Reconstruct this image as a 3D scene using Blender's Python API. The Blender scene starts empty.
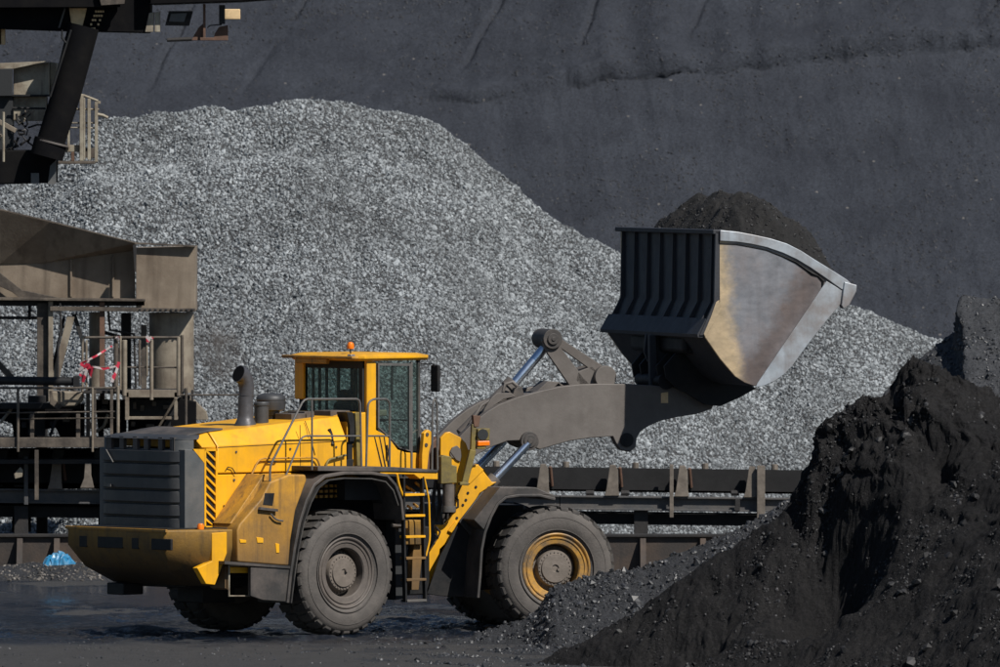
import bpy, bmesh, math, random
import numpy as np
from mathutils import Vector, Matrix
random.seed(7); np.random.seed(7)
S = bpy.context.scene; COL = S.collection
R_ = math.radians

# ------------------------------------------------------------------ camera
F_PX, PITCH, CAM_H = 13200.0, math.atan(235.5/13200.0), 8.15
cd = bpy.data.cameras.new('camera'); cam = bpy.data.objects.new('camera', cd); COL.objects.link(cam)
cd.sensor_width = 36; cd.lens = F_PX/1000*36; cd.clip_start = 1; cd.clip_end = 6000
cam.location = (0, 0, CAM_H); cam.rotation_euler = (math.pi/2-PITCH, 0, 0)
cd.dof.use_dof = True; cd.dof.focus_distance = 201; cd.dof.aperture_fstop = 5.0
S.camera = cam
# ------------------------------------------------------------------ light
SUN_AZ, SUN_EL = R_(-46), R_(47)
sd = Vector((math.cos(SUN_EL)*math.cos(SUN_AZ), math.cos(SUN_EL)*math.sin(SUN_AZ), math.sin(SUN_EL)))
w = bpy.data.worlds.new('World'); S.world = w; w.use_nodes = True
nt = w.node_tree; nt.nodes.clear()
sky = nt.nodes.new('ShaderNodeTexSky'); sky.sky_type = 'NISHITA'; sky.sun_disc = False
sky.dust_density = .3; sky.ozone_density = 3.; sky.sun_elevation = SUN_EL; sky.sun_rotation = math.pi/2 - SUN_AZ
bg = nt.nodes.new('ShaderNodeBackground'); bg.inputs[1].default_value = 0.052
wo = nt.nodes.new('ShaderNodeOutputWorld')
nt.links.new(sky.outputs[0], bg.inputs[0]); nt.links.new(bg.outputs[0], wo.inputs[0])
sl = bpy.data.lights.new('sun', 'SUN'); sl.energy = 5.0; sl.angle = R_(0.5); sl.color = (1.0, 0.955, 0.89)
so = bpy.data.objects.new('sun', sl); COL.objects.link(so)
so.rotation_euler = sd.to_track_quat('Z', 'Y').to_euler()
S.view_settings.view_transform = 'Standard'; S.view_settings.look = 'None'
S.view_settings.exposure = 0.08; S.view_settings.gamma = 1.0; S.view_settings.use_curve_mapping = False
S.render.engine = 'CYCLES'

# ------------------------------------------------------------------ photo measure -> place
CP, SP = math.cos(PITCH), math.sin(PITCH)
def ray(u, v):
    a = (u-500)/F_PX; b = -(v-333.5)/F_PX
    return Vector((a, CP+b*SP, -SP+b*CP))
def W(u, v, Y):
    d = ray(u, v); t = Y/d.y
    return Vector((d.x*t, Y, CAM_H+d.z*t))
class Frame:
    def __init__(s, O, yaw):
        s.O = Vector(O); s.yaw = yaw
        s.X = Vector((math.cos(yaw), math.sin(yaw), 0)); s.Y = Vector((-math.sin(yaw), math.cos(yaw), 0))
    def at(s, u, v, lat):                      # measured point on the upright plane y = lat of this frame
        d = ray(u, v); o = Vector((0, 0, CAM_H))
        t = (lat-(o-s.O).dot(s.Y))/d.dot(s.Y)
        p = o+d*t-s.O
        return (p.dot(s.X), p.z)
    def poly(s, pts, lat): return [s.at(u, v, lat) for u, v in pts]
    def p3(s, u, v, lat):
        x, z = s.at(u, v, lat); return Vector((x, lat, z))
YR, YF = R_(41), R_(18)
TW, TRK, HALF = 0.76, 1.65, 2.2
wheel0 = Vector((-2.303, 199.96, 0))
RO = wheel0-TRK*Vector((math.sin(YR), -math.cos(YR), 0))
JO = RO+HALF*Vector((math.cos(YR), math.sin(YR), 0))
FO = JO+HALF*Vector((math.cos(YF), math.sin(YF), 0))
FR, FF = Frame(RO, YR), Frame(FO, YF)

# ------------------------------------------------------------------ mesh builder
class MB:
    def __init__(s): s.v = []; s.f = []
    def add(s, vs, fs):
        n = len(s.v); s.v += [tuple(v) for v in vs]; s.f += [tuple(i+n for i in f) for f in fs]; return s
    def box(s, x0, x1, y0, y1, z0, z1, M=None):
        vs = [Vector((x, y, z)) for x in (x0, x1) for y in (y0, y1) for z in (z0, z1)]
        if M: vs = [M@v for v in vs]
        return s.add(vs, [(0,1,3,2),(4,6,7,5),(0,4,5,1),(2,3,7,6),(0,2,6,4),(1,5,7,3)])
    def hexa(s, a, b):                          # two quads of 3D points joined
        vs = list(a)+list(b); n = len(a)
        return s.add(vs, [tuple(range(n-1,-1,-1)), tuple(range(n, 2*n))]+[(i,(i+1)%n,(i+1)%n+n,i+n) for i in range(n)])
    def prism(s, poly, y0, y1):                 # (x,z) outline along y
        return s.hexa([Vector((x, y0, z)) for x, z in poly], [Vector((x, y1, z)) for x, z in poly])
    def plan(s, poly, z0, z1):
        return s.hexa([Vector((x, y, z0)) for x, y in poly], [Vector((x, y, z1)) for x, y in poly])
    def loft(s, rings, caps=True, closed=True):
        n = len(rings[0]); vs = [p for r in rings for p in r]; fs = []
        for k in range(len(rings)-1):
            for i in range(n if closed else n-1):
                j = (i+1) % n; fs.append((k*n+i, k*n+j, (k+1)*n+j, (k+1)*n+i))
        if caps: fs += [tuple(range(n-1,-1,-1)), tuple(range((len(rings)-1)*n, len(rings)*n))]
        return s.add(vs, fs)
    def tube(s, pts, r, n=8, r2=None, rads=None):
        pts = [Vector(p) for p in pts]; m = len(pts); rings = []
        t0 = (pts[1]-pts[0]).normalized()
        up = Vector((0,0,1)) if abs(t0.z) < .9 else Vector((1,0,0))
        a = t0.cross(up).normalized()
        for k, p in enumerate(pts):
            if k == 0: t = t0
            elif k == m-1: t = (pts[k]-pts[k-1]).normalized()
            else: t = ((pts[k+1]-p).normalized()+(p-pts[k-1]).normalized()).normalized()
            a = (a-t*a.dot(t)).normalized(); b = t.cross(a)
            rr = rads[k] if rads else (r if r2 is None else r+(r2-r)*k/(m-1))
            rings.append([p+(a*math.cos(2*math.pi*i/n)+b*math.sin(2*math.pi*i/n))*rr for i in range(n)])
        return s.loft(rings)
    def bar(s, p0, p1, wd, th, up=(0,1,0)):      # rectangular bar
        p0, p1 = Vector(p0), Vector(p1); t = (p1-p0).normalized(); u = Vector(up)
        a = t.cross(u).normalized()*wd/2; b = a.cross(t).normalized()*th/2
        return s.hexa([p0-a-b,p0+a-b,p0+a+b,p0-a+b],[p1-a-b,p1+a-b,p1+a+b,p1-a+b])
    def lathe(s, prof, c=(0,0,0), n=48, caps=True):         # (r, y) about the y axis
        rings = [[Vector((c[0]+r*math.cos(2*math.pi*i/n), c[1]+y, c[2]+r*math.sin(2*math.pi*i/n))) for i in range(n)] for r, y in prof]
        return s.loft(rings, caps=caps)
    def lathez(s, prof, c=(0,0,0), n=24):
        rings = [[Vector((c[0]+r*math.cos(2*math.pi*i/n), c[1]+r*math.sin(2*math.pi*i/n), c[2]+z)) for i in range(n)] for r, z in prof]
        return s.loft(rings, caps=True)
    def mesh(s, name, smooth=35):
        me = bpy.data.meshes.new(name); bm = bmesh.new()
        vs = [bm.verts.new(v) for v in s.v]
        for f in s.f:
            try: bm.faces.new([vs[i] for i in f])
            except ValueError: pass
        bmesh.ops.recalc_face_normals(bm, faces=bm.faces)
        bm.to_mesh(me); bm.free()
        if smooth:
            for p in me.polygons: p.use_smooth = True
            me.set_sharp_from_angle(angle=R_(smooth))
        return me
    def build(s, name, mat, parent=None, bevel=0, smooth=35, front=False, label=None):
        o = bpy.data.objects.new(name, s.mesh(name, smooth)); COL.objects.link(o)
        o.data.materials.append(mat)
        if parent: o.parent = parent
        if front:
            d = Matrix.Rotation(-YR, 3, 'Z')@(FO-RO); o.location = d; o.rotation_euler = (0,0,YF-YR)
        if bevel:
            m = o.modifiers.new('bevel', 'BEVEL'); m.width = bevel; m.segments = 2; m.limit_method = 'ANGLE'; m.angle_limit = R_(40)
            m.harden_normals = True
        if label: o['label'] = label
        return o
def tag(o, label=None, cat=None, group=None, kind=None):
    if label: o['label'] = label
    if cat: o['category'] = cat
    if group: o['group'] = group
    if kind: o['kind'] = kind
    return o
def empty(name, loc, rz=0):
    o = bpy.data.objects.new(name, None); COL.objects.link(o); o.location = loc; o.rotation_euler = (0,0,rz); o.empty_display_size = .3
    return o

# ------------------------------------------------------------------ materials
def mat(name, base, rough=.6, metal=0., dirt=None, amt=.5, dscale=1.5, bump=.15, bscale=25., streak=0., var=.12, spec=.5, edge=(.42,.62), grad=None):
    m = bpy.data.materials.new(name); m.use_nodes = True; N = m.node_tree.nodes; L = m.node_tree.links
    b = N['Principled BSDF']; tc = N.new('ShaderNodeTexCoord')
    def noise(sc, det=6, mapping=None, rg=.6):
        n = N.new('ShaderNodeTexNoise'); n.inputs['Scale'].default_value = sc; n.inputs['Detail'].default_value = det; n.inputs['Roughness'].default_value = rg
        if mapping:
            mp = N.new('ShaderNodeMapping'); mp.inputs['Scale'].default_value = mapping; L.new(tc.outputs['Object'], mp.inputs[0]); L.new(mp.outputs[0], n.inputs[0])
        else: L.new(tc.outputs['Object'], n.inputs[0])
        return n
    def mixc(fac, c1, c2, mode='MIX'):
        x = N.new('ShaderNodeMix'); x.data_type = 'RGBA'; x.blend_type = mode
        if isinstance(fac, float): x.inputs[0].default_value = fac
        else: L.new(fac, x.inputs[0])
        for k, c in ((6, c1), (7, c2)):
            if isinstance(c, tuple): x.inputs[k].default_value = (*c, 1)
            else: L.new(c, x.inputs[k])
        return x.outputs[2]
    def ramp(src, lo, hi, a=0., c=1.):
        r = N.new('ShaderNodeMapRange'); r.inputs[1].default_value = lo; r.inputs[2].default_value = hi; r.inputs[3].default_value = a; r.inputs[4].default_value = c
        L.new(src, r.inputs[0]); return r.outputs[0]
    n1 = noise(dscale*2.3, 8)
    col = mixc(ramp(n1.outputs[0], .3, .7), tuple(c*(1-var) for c in base), tuple(min(1, c*(1+var)) for c in base))
    rsrc = ramp(n1.outputs[0], .3, .7, rough*.85, min(1, rough*1.12))
    if dirt:
        n2 = noise(dscale, 10, rg=.68); f = ramp(n2.outputs[0], edge[0], edge[1], 0, amt)
        col = mixc(f, col, dirt)
        if grad:
            sz = N.new('ShaderNodeSeparateXYZ'); L.new(tc.outputs['Object'], sz.inputs[0]); na = N.new('ShaderNodeMath'); na.operation = 'MULTIPLY_ADD'; na.inputs[1].default_value = .9; L.new(n2.outputs[0], na.inputs[0]); L.new(sz.outputs[2], na.inputs[2])
            col = mixc(ramp(na.outputs[0], grad[1]+.45, grad[0]+.45, 0, .9), col, tuple(c*.8 for c in dirt))
        if streak:
            n3 = noise(dscale*5, 5, (1, 1, .08)); f3 = ramp(n3.outputs[0], .5, .75, 0, streak)
            col = mixc(f3, col, tuple(c*.7 for c in dirt))
    L.new(col, b.inputs['Base Color']); L.new(rsrc, b.inputs['Roughness'])
    b.inputs['Metallic'].default_value = metal; b.inputs['Specular IOR Level'].default_value = spec
    if bump:
        n4 = noise(bscale, 8); bp = N.new('ShaderNodeBump'); bp.inputs['Strength'].default_value = bump; bp.inputs['Distance'].default_value = .02
        L.new(n4.outputs[0], bp.inputs['Height']); L.new(bp.outputs[0], b.inputs['Normal'])
    return m
M = {}
M['yellow'] = mat('yellow_paint', (.82,.40,.008), .40, dirt=(.36,.21,.05), amt=.6, dscale=1.3, bump=.05, streak=.38, edge=(.40,.78), var=.07)
M['yellow_dirty'] = mat('dirty_yellow_paint', (.62,.30,.018), .6, dirt=(.13,.085,.045), amt=.8, dscale=1.7, bump=.2, streak=.9, edge=(.28,.66), grad=(.9,2.0))
M['yellow_worn'] = mat('muddy_yellow_paint', (.48,.245,.016), .6, dirt=(.04,.033,.024), amt=.8, dscale=2.0, bump=.2, streak=.6, edge=(.32,.66), grad=(.95,1.95))
M['olive'] = mat('grimy_olive_paint', (.20,.15,.035), .6, dirt=(.07,.06,.04), amt=.7, dscale=3)
M['grey_plastic'] = mat('grey_grille_paint', (0.0337,0.03629,0.04044), .5, dirt=(.09,.088,.085), amt=.45, dscale=1.8, bump=.08)
M['grey_panel'] = mat('slate_grey_panel', (0.08,0.0864,0.0896), .55, dirt=(.15,.14,.13), amt=.5, dscale=2)
M['arm'] = mat('dusty_steel_arm', (0.132,0.1184,0.108), .62, dirt=(.08,.068,.06), amt=.6, dscale=1.3, bump=.12, streak=.15, var=.08)
M['black'] = mat('black_steel', (0.0104,0.0112,0.0128), .6, dirt=(.03,.027,.025), amt=.5, dscale=3, spec=.3)
M['bucket_dark'] = mat('dark_bucket_steel', (0.03375,0.0375,0.0465), .6, metal=.1, dirt=(.03,.03,.034), amt=.7, dscale=2, streak=.6)
M['rubber'] = mat('black_rubber', (0.0245,0.0238,0.0238), .75, dirt=(.075,.068,.06), amt=.7, dscale=2.5, bump=.2)
M['fender'] = mat('dusty_fender_plastic', (0.0385,0.0364,0.035), .6, dirt=(.12,.10,.088), amt=.75, dscale=1.6, bump=.15, streak=.2)
M['tyre'] = mat('dusty_tyre_rubber', (0.1,0.0896,0.0816), .85, dirt=(.055,.05,.046), amt=.8, dscale=2.2, bump=.35, bscale=30)
M['tread'] = mat('tyre_tread_rubber', (0.0375,0.0345,0.03225), .8, dirt=(.09,.08,.07), amt=.6, dscale=4, bump=.3)
M['rim_grey'] = mat('dusty_rim', (0.1148,0.09775,0.085), .6, dirt=(.07,.06,.055), amt=.6, dscale=4)
M['rim_yellow'] = mat('yellow_rim', (.46,.24,.04), .55, dirt=(.11,.088,.065), amt=.9, dscale=2.6, edge=(.38,.58))
M['hub'] = mat('dusty_hub', (0.1615,0.136,0.1148), .6, dirt=(.10,.085,.07), amt=.6, dscale=5)
M['chrome'] = mat('chrome_rod', (.72,.80,.90), .30, metal=1., bump=0, var=.03)
M['rail'] = mat('grey_handrail', (0.09,0.0882,0.0864), .45, dirt=(.17,.15,.13), amt=.4, dscale=6)
M['exhaust'] = mat('exhaust_steel', (0.09775,0.09775,0.1062), .42, metal=.35, dirt=(.06,.055,.055), amt=.5, dscale=4)
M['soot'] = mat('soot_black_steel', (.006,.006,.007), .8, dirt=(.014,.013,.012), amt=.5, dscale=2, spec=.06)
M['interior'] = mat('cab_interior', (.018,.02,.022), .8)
M['steel'] = mat('structural_steel', (.135,.11,.085), .7, dirt=(.04,.032,.026), amt=.95, dscale=2.2, bump=.3, streak=.6, edge=(.34,.6))
M['steel_dark'] = mat('sooty_steel', (0.012,0.012,0.0136), .75, dirt=(.035,.03,.026), amt=.6, dscale=2, bump=.25)
M['steel_pale'] = mat('weathered_pale_paint', (.32,.29,.225), .6, dirt=(.13,.095,.065), amt=.85, dscale=2.2, streak=.7)
M['plate'] = mat('stained_chute_plate', (.25,.205,.155), .6, dirt=(.12,.088,.062), amt=.9, dscale=.9, bump=.15, streak=.9, var=.14, edge=(.34,.66))
M['pipe'] = mat('cream_pipe', (.25,.215,.165), .6, dirt=(.12,.09,.065), amt=.85, dscale=1.8, streak=.7)
M['beam'] = mat('grey_conveyor_beam', (0.0595,0.0612,0.0646), .6, dirt=(.12,.105,.09), amt=.6, dscale=2.4, bump=.2)
M['bracket'] = mat('dusty_idler_bracket', (0.17,0.1445,0.119), .7, dirt=(.09,.075,.06), amt=.8, dscale=5)
M['belt'] = mat('black_belt', (0.0084,0.0084,0.0091), .9)
M['wall'] = mat('rusty_wall', (0.068,0.048,0.036), .8, dirt=(.03,.026,.024), amt=.9, dscale=1.1, streak=.7, bump=.3)
M['orange'] = mat('orange_lens', (.85,.20,.01), .25, bump=0)
M['lens'] = mat('headlight_glass', (.35,.35,.36), .15, metal=.6, bump=0)
M['tan'] = mat('tan_painted_box', (.70,.50,.27), .6, dirt=(.2,.13,.07), amt=.5, dscale=4)
M['rust'] = mat('rusty_brown_steel', (0.136,0.07225,0.04675), .75, dirt=(.06,.04,.03), amt=.6, dscale=4)
M['blue'] = mat('blue_plastic', (.015,.17,.34), .35, dirt=(.16,.28,.36), amt=.5, dscale=9)
M['liner'] = mat('worn_cutting_steel', (.40,.44,.48), .42, metal=.4, dirt=(.24,.20,.18), amt=.75, dscale=1.5, bump=.08, streak=.4)

def glass(name, tint, refl=.12):
    m = bpy.data.materials.new(name); m.use_nodes = True; N = m.node_tree.nodes; L = m.node_tree.links
    N.remove(N['Principled BSDF']); out = N['Material Output']
    t = N.new('ShaderNodeBsdfTransparent'); t.inputs[0].default_value = (*tint, 1)
    g = N.new('ShaderNodeBsdfGlossy'); g.inputs['Roughness'].default_value = .03; g.inputs[0].default_value = (.9,.95,1,1)
    d = N.new('ShaderNodeBsdfDiffuse'); d.inputs[0].default_value = (.13,.155,.15,1)
    lw = N.new('ShaderNodeLayerWeight'); fr = N.new('ShaderNodeMath'); fr.operation = 'MULTIPLY_ADD'; pw = N.new('ShaderNodeMath'); pw.operation = 'POWER'; pw.inputs[1].default_value = 4; L.new(lw.outputs['Facing'], pw.inputs[0]); L.new(pw.outputs[0], fr.inputs[0]); fr.inputs[1].default_value = .5; fr.inputs[2].default_value = .03
    a = N.new('ShaderNodeMixShader'); a.inputs[0].default_value = .07; L.new(t.outputs[0], a.inputs[1]); L.new(d.outputs[0], a.inputs[2])
    x = N.new('ShaderNodeMixShader'); L.new(fr.outputs[0], x.inputs[0]); L.new(a.outputs[0], x.inputs[1]); L.new(g.outputs[0], x.inputs[2])
    L.new(x.outputs[0], out.inputs[0]); return m
M['glass'] = glass('tinted_glass', (.76,.83,.81))
M['glass_dark'] = glass('dark_tinted_glass', (.66,.76,.75))

def bucket_side_mat():
    m = mat('heat_stained_bucket_side', (.30,.305,.33), .40, metal=.6, dirt=(.21,.165,.145), amt=.75, streak=.35, dscale=.8, bump=.06, bscale=14, edge=(.42,.66))
    N = m.node_tree.nodes; L = m.node_tree.links; b = N['Principled BSDF']
    src = b.inputs['Base Color'].links[0].from_socket
    tc = N.new('ShaderNodeTexCoord'); sp = N.new('ShaderNodeSeparateXYZ'); L.new(tc.outputs['Object'], sp.inputs[0])
    nz = N.new('ShaderNodeTexNoise'); nz.inputs['Scale'].default_value = 3.2; nz.inputs['Detail'].default_value = 10; nz.inputs['Roughness'].default_value = .68; L.new(tc.outputs['Object'], nz.inputs[0])
    # golden worn edge nearest the back, bright scuffed cutting side, rusty slanted band between
    def band(expr_a, expr_b, off, lo, hi, amp=.5):
        a = N.new('ShaderNodeMath'); a.operation = 'MULTIPLY'; a.inputs[1].default_value = expr_a; L.new(sp.outputs[0], a.inputs[0])
        c = N.new('ShaderNodeMath'); c.operation = 'MULTIPLY_ADD'; c.inputs[1].default_value = expr_b; L.new(sp.outputs[2], c.inputs[0]); L.new(a.outputs[0], c.inputs[2])
        d = N.new('ShaderNodeMath'); d.operation = 'MULTIPLY_ADD'; d.inputs[1].default_value = amp; L.new(nz.outputs[0], d.inputs[0]); L.new(c.outputs[0], d.inputs[2])
        r = N.new('ShaderNodeMapRange'); r.interpolation_type = 'SMOOTHSTEP'; r.inputs[1].default_value = lo+off; r.inputs[2].default_value = hi+off; L.new(d.outputs[0], r.inputs[0]); return r.outputs[0]
    def mix(f, c1, c2):
        x = N.new('ShaderNodeMix'); x.data_type = 'RGBA'; L.new(f, x.inputs[0]); L.new(c1, x.inputs[6])
        if isinstance(c2, tuple): x.inputs[7].default_value = (*c2, 1)
        else: L.new(c2, x.inputs[7])
        return x.outputs[2]
    c = src
    pa = band(.84, -.54, BX*.84-BZ*.54, .95, 1.25); pb = band(.84, -.54, BX*.84-BZ*.54, 1.30, 1.75)
    sub = N.new('ShaderNodeMath'); sub.operation = 'SUBTRACT'; sub.use_clamp = True; L.new(pa, sub.inputs[0]); L.new(pb, sub.inputs[1])
    ms = N.new('ShaderNodeMath'); ms.operation = 'MULTIPLY'; ms.inputs[1].default_value = .6; L.new(sub.outputs[0], ms.inputs[0])
    c = mix(ms.outputs[0], c, (.13,.085,.065))
    ga = band(-1., -.10, -BX-.10*BZ, -.36+.21, -.36+.21+.30, .42)
    gm = N.new('ShaderNodeMath'); gm.operation = 'MULTIPLY'; gm.inputs[1].default_value = .85; L.new(ga, gm.inputs[0])
    c = mix(gm.outputs[0], c, (.66,.50,.30))
    def fine(scl, mp, lo, hi, rot=0.):
        mp_ = N.new('ShaderNodeMapping'); mp_.inputs['Scale'].default_value = mp; mp_.inputs['Rotation'].default_value = (0, rot, 0); L.new(tc.outputs['Object'], mp_.inputs[0])
        q = N.new('ShaderNodeTexNoise'); q.inputs['Scale'].default_value = scl; q.inputs['Detail'].default_value = 8; q.inputs['Roughness'].default_value = .7; L.new(mp_.outputs[0], q.inputs[0])
        rr_ = N.new('ShaderNodeMapRange'); rr_.inputs[1].default_value = .3; rr_.inputs[2].default_value = .7; rr_.inputs[3].default_value = lo; rr_.inputs[4].default_value = hi; L.new(q.outputs[0], rr_.inputs[0]); return rr_.outputs[0]
    vm = N.new('ShaderNodeVectorMath'); vm.operation = 'SCALE'; L.new(c, vm.inputs[0]); L.new(fine(11, (.6,1,1.2), .86, 1.12, .65), vm.inputs['Scale'])
    v2 = N.new('ShaderNodeVectorMath'); v2.operation = 'SCALE'; L.new(vm.outputs[0], v2.inputs[0]); L.new(fine(1.6, (1,1,1), .74, 1.22), v2.inputs['Scale'])
    L.new(v2.outputs[0], b.inputs['Base Color']); L.new(fine(5, (.7,1,1), .34, .56, .65), b.inputs['Roughness']); return m

# ------------------------------------------------------------------ noise in numpy
def perlin(x, y, seed=0):
    rng = np.random.RandomState(seed); P = rng.permutation(256); A = rng.rand(256)*2*np.pi; G = np.stack([np.cos(A), np.sin(A)], 1)
    xi = np.floor(x).astype(int); yi = np.floor(y).astype(int); xf = x-xi; yf = y-yi
    def g(a, b): 
        h = P[(P[a & 255]+b) & 255]; return G[h]
    def dt(ax, ay):
        gg = g(xi+ax, yi+ay); return gg[..., 0]*(xf-ax)+gg[..., 1]*(yf-ay)
    u = xf*xf*xf*(xf*(xf*6-15)+10); v = yf*yf*yf*(yf*(yf*6-15)+10)
    return (dt(0,0)*(1-u)+dt(1,0)*u)*(1-v)+(dt(0,1)*(1-u)+dt(1,1)*u)*v
def fbm(x, y, sc, oct=5, seed=0, gain=.5, ridged=False):
    r = np.zeros_like(x); a = 1.
    for k in range(oct):
        n = perlin(x*sc+31.7*k, y*sc-17.3*k, seed+k)
        r += a*((.5-np.abs(n)*2) if ridged else n*1.4); sc *= 2.03; a *= gain
    return r
def sstep(t): t = np.clip(t, 0, 1); return t*t*(3-2*t)
def sstep_s(y): return .15+.85*sstep((200.5-y)/3)
def spaced(a, b, n, lo=None, hi=None, m=0):      # dense core, sparse flanks
    c = np.linspace(a, b, n)
    if m:
        l = a-(a-lo)*np.linspace(1, 0, m+1)[:-1]**2; h = b+(hi-b)*np.linspace(0, 1, m+1)[1:]**2
        c = np.concatenate([l, c, h])
    return c
def surface(name, xs, ys, fun, material, disp=None):
    X, Y = np.meshgrid(xs, ys); Z = fun(X, Y)
    if disp is not None: X, Y, Z = disp(X, Y, Z)
    nx, ny = len(xs), len(ys); co = np.stack([X, Y, Z], -1).reshape(-1, 3)
    i = np.arange(nx*ny).reshape(ny, nx)
    q = np.stack([i[:-1,:-1], i[:-1,1:], i[1:,1:], i[1:,:-1]], -1).reshape(-1, 4)
    me = bpy.data.meshes.new(name); me.vertices.add(len(co)); me.vertices.foreach_set('co', co.astype(np.float32).ravel())
    me.loops.add(q.size); me.loops.foreach_set('vertex_index', q.astype(np.int32).ravel())
    me.polygons.add(len(q)); me.polygons.foreach_set('loop_start', np.arange(0, q.size, 4, dtype=np.int32))
    me.update(calc_edges=True); me.validate()
    me.polygons.foreach_set('use_smooth', np.ones(len(me.polygons), dtype=bool))
    me.materials.append(material)
    o = bpy.data.objects.new(name, me); COL.objects.link(o); return o
def prof(pts, Y):                                # measured outline -> x, z arrays at depth Y
    p = [W(u, v, Y) for u, v in pts]; return np.array([q.x for q in p]), np.array([q.z for q in p])

# lumps scattered over a surface by geometry nodes
def stone_set(name, n, material, seed, flat=.75, rough=.28):
    c = bpy.data.collections.new(name); rnd = random.Random(seed)
    for k in range(n):
        bm = bmesh.new(); bmesh.ops.create_icosphere(bm, subdivisions=1, radius=.5)
        ax = [1, .8+.3*rnd.random()-.1, flat*(.75+.5*rnd.random())]
        dirs = [Vector((rnd.gauss(0,1), rnd.gauss(0,1), rnd.gauss(0,1))).normalized() for _ in range(7)]
        for v in bm.verts:
            s = 1+rnd.uniform(-rough, rough)
            for d in dirs:
                e = v.co.dot(d)
                if e > .36: v.co -= d*(e-.36)*.9
            v.co = Vector((v.co.x*ax[0], v.co.y*ax[1], v.co.z*ax[2]))*s
        me = bpy.data.meshes.new(name+'_lump'); bm.to_mesh(me); bm.free(); me.materials.append(material)
        c.objects.link(bpy.data.objects.new(name+'_lump', me))
    return c
def scatter(o, sets, sel_attr=None):             # sets: (collection, density, smin, smax, seed)
    ng = bpy.data.node_groups.new('scatter', 'GeometryNodeTree')
    ng.interface.new_socket('Geometry', in_out='INPUT', socket_type='NodeSocketGeometry'); ng.interface.new_socket('Geometry', in_out='OUTPUT', socket_type='NodeSocketGeometry')
    N = ng.nodes; L = ng.links; gi = N.new('NodeGroupInput'); go = N.new('NodeGroupOutput'); j = N.new('GeometryNodeJoinGeometry'); L.new(gi.outputs[0], j.inputs[0])
    for c, dens, s0, s1, seed in sets:
        d = N.new('GeometryNodeDistributePointsOnFaces'); L.new(gi.outputs[0], d.inputs['Mesh']); d.inputs['Seed'].default_value = seed
        at = N.new('GeometryNodeInputNamedAttribute'); at.data_type = 'FLOAT'; at.inputs[0].default_value = 'dens'
        mm = N.new('ShaderNodeMath'); mm.operation = 'MULTIPLY'; mm.inputs[1].default_value = dens; L.new(at.outputs[0], mm.inputs[0]); L.new(mm.outputs[0], d.inputs['Density'])
        ci = N.new('GeometryNodeCollectionInfo'); ci.inputs[0].default_value = c; ci.inputs[1].default_value = True; ci.inputs[2].default_value = True
        ip = N.new('GeometryNodeInstanceOnPoints'); L.new(d.outputs['Points'], ip.inputs['Points']); L.new(ci.outputs[0], ip.inputs['Instance']); ip.inputs['Pick Instance'].default_value = True
        rv = N.new('FunctionNodeRandomValue'); rv.data_type = 'FLOAT_VECTOR'; rv.inputs[1].default_value = (6.28,6.28,6.28); L.new(rv.outputs[0], ip.inputs['Rotation'])
        rs = N.new('FunctionNodeRandomValue'); rs.data_type = 'FLOAT'
        fo = [s for s in rs.inputs if s.type == 'VALUE' and s.enabled]; fo[0].default_value = 0; fo[1].default_value = 1
        pw = N.new('ShaderNodeMath'); pw.operation = 'POWER'; pw.inputs[1].default_value = 2.2; L.new(rs.outputs[1], pw.inputs[0])
        mr = N.new('ShaderNodeMapRange'); mr.inputs[3].default_value = s0; mr.inputs[4].default_value = s1; L.new(pw.outputs[0], mr.inputs[0]); L.new(mr.outputs[0], ip.inputs['Scale'])
        L.new(ip.outputs[0], j.inputs[0])
    L.new(j.outputs[0], go.inputs[0])
    m = o.modifiers.new('lumps', 'NODES'); m.node_group = ng
def set_dens(o, fun):
    n = len(o.data.vertices); co = np.empty(n*3, dtype=np.float32); o.data.vertices.foreach_get('co', co); co = co.reshape(-1, 3)
    a = o.data.attributes.new('dens', 'FLOAT', 'POINT'); a.data.foreach_set('value', np.asarray(fun(co[:,0], co[:,1], co[:,2]), dtype=np.float32))

def rock_mat(name, c1, c2, c3, rough=.8, spec=.4):
    m = bpy.data.materials.new(name); m.use_nodes = True; N = m.node_tree.nodes; L = m.node_tree.links; b = N['Principled BSDF']
    oi = N.new('ShaderNodeObjectInfo'); r = N.new('ShaderNodeValToRGB'); r.color_ramp.elements[0].color = (*c1,1); r.color_ramp.elements[1].color = (*c3,1)
    e = r.color_ramp.elements.new(.5); e.color = (*c2,1)
    L.new(oi.outputs['Random'], r.inputs[0])
    tc = N.new('ShaderNodeTexCoord'); n = N.new('ShaderNodeTexNoise'); n.inputs['Scale'].default_value = 3; L.new(tc.outputs['Object'], n.inputs[0])
    x = N.new('ShaderNodeMix'); x.data_type = 'RGBA'; x.blend_type = 'MULTIPLY'; x.inputs[0].default_value = .5; L.new(r.outputs[0], x.inputs[6]); L.new(n.outputs[1], x.inputs[7])
    ge = N.new('ShaderNodeNewGeometry'); nw = N.new('ShaderNodeTexNoise'); nw.inputs['Scale'].default_value = .45; nw.inputs['Detail'].default_value = 7; nw.inputs['Roughness'].default_value = .62; L.new(ge.outputs['Position'], nw.inputs[0])
    wr = N.new('ShaderNodeMapRange'); wr.inputs[1].default_value = .32; wr.inputs[2].default_value = .68; wr.inputs[3].default_value = .66; wr.inputs[4].default_value = 1.22; L.new(nw.outputs[0], wr.inputs[0])
    vm = N.new('ShaderNodeVectorMath'); vm.operation = 'SCALE'; L.new(r.outputs[0], vm.inputs[0]); L.new(wr.outputs[0], vm.inputs['Scale']); L.new(vm.outputs[0], b.inputs['Base Color'])
    b.inputs['Roughness'].default_value = rough; b.inputs['Specular IOR Level'].default_value = spec
    return m
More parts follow.
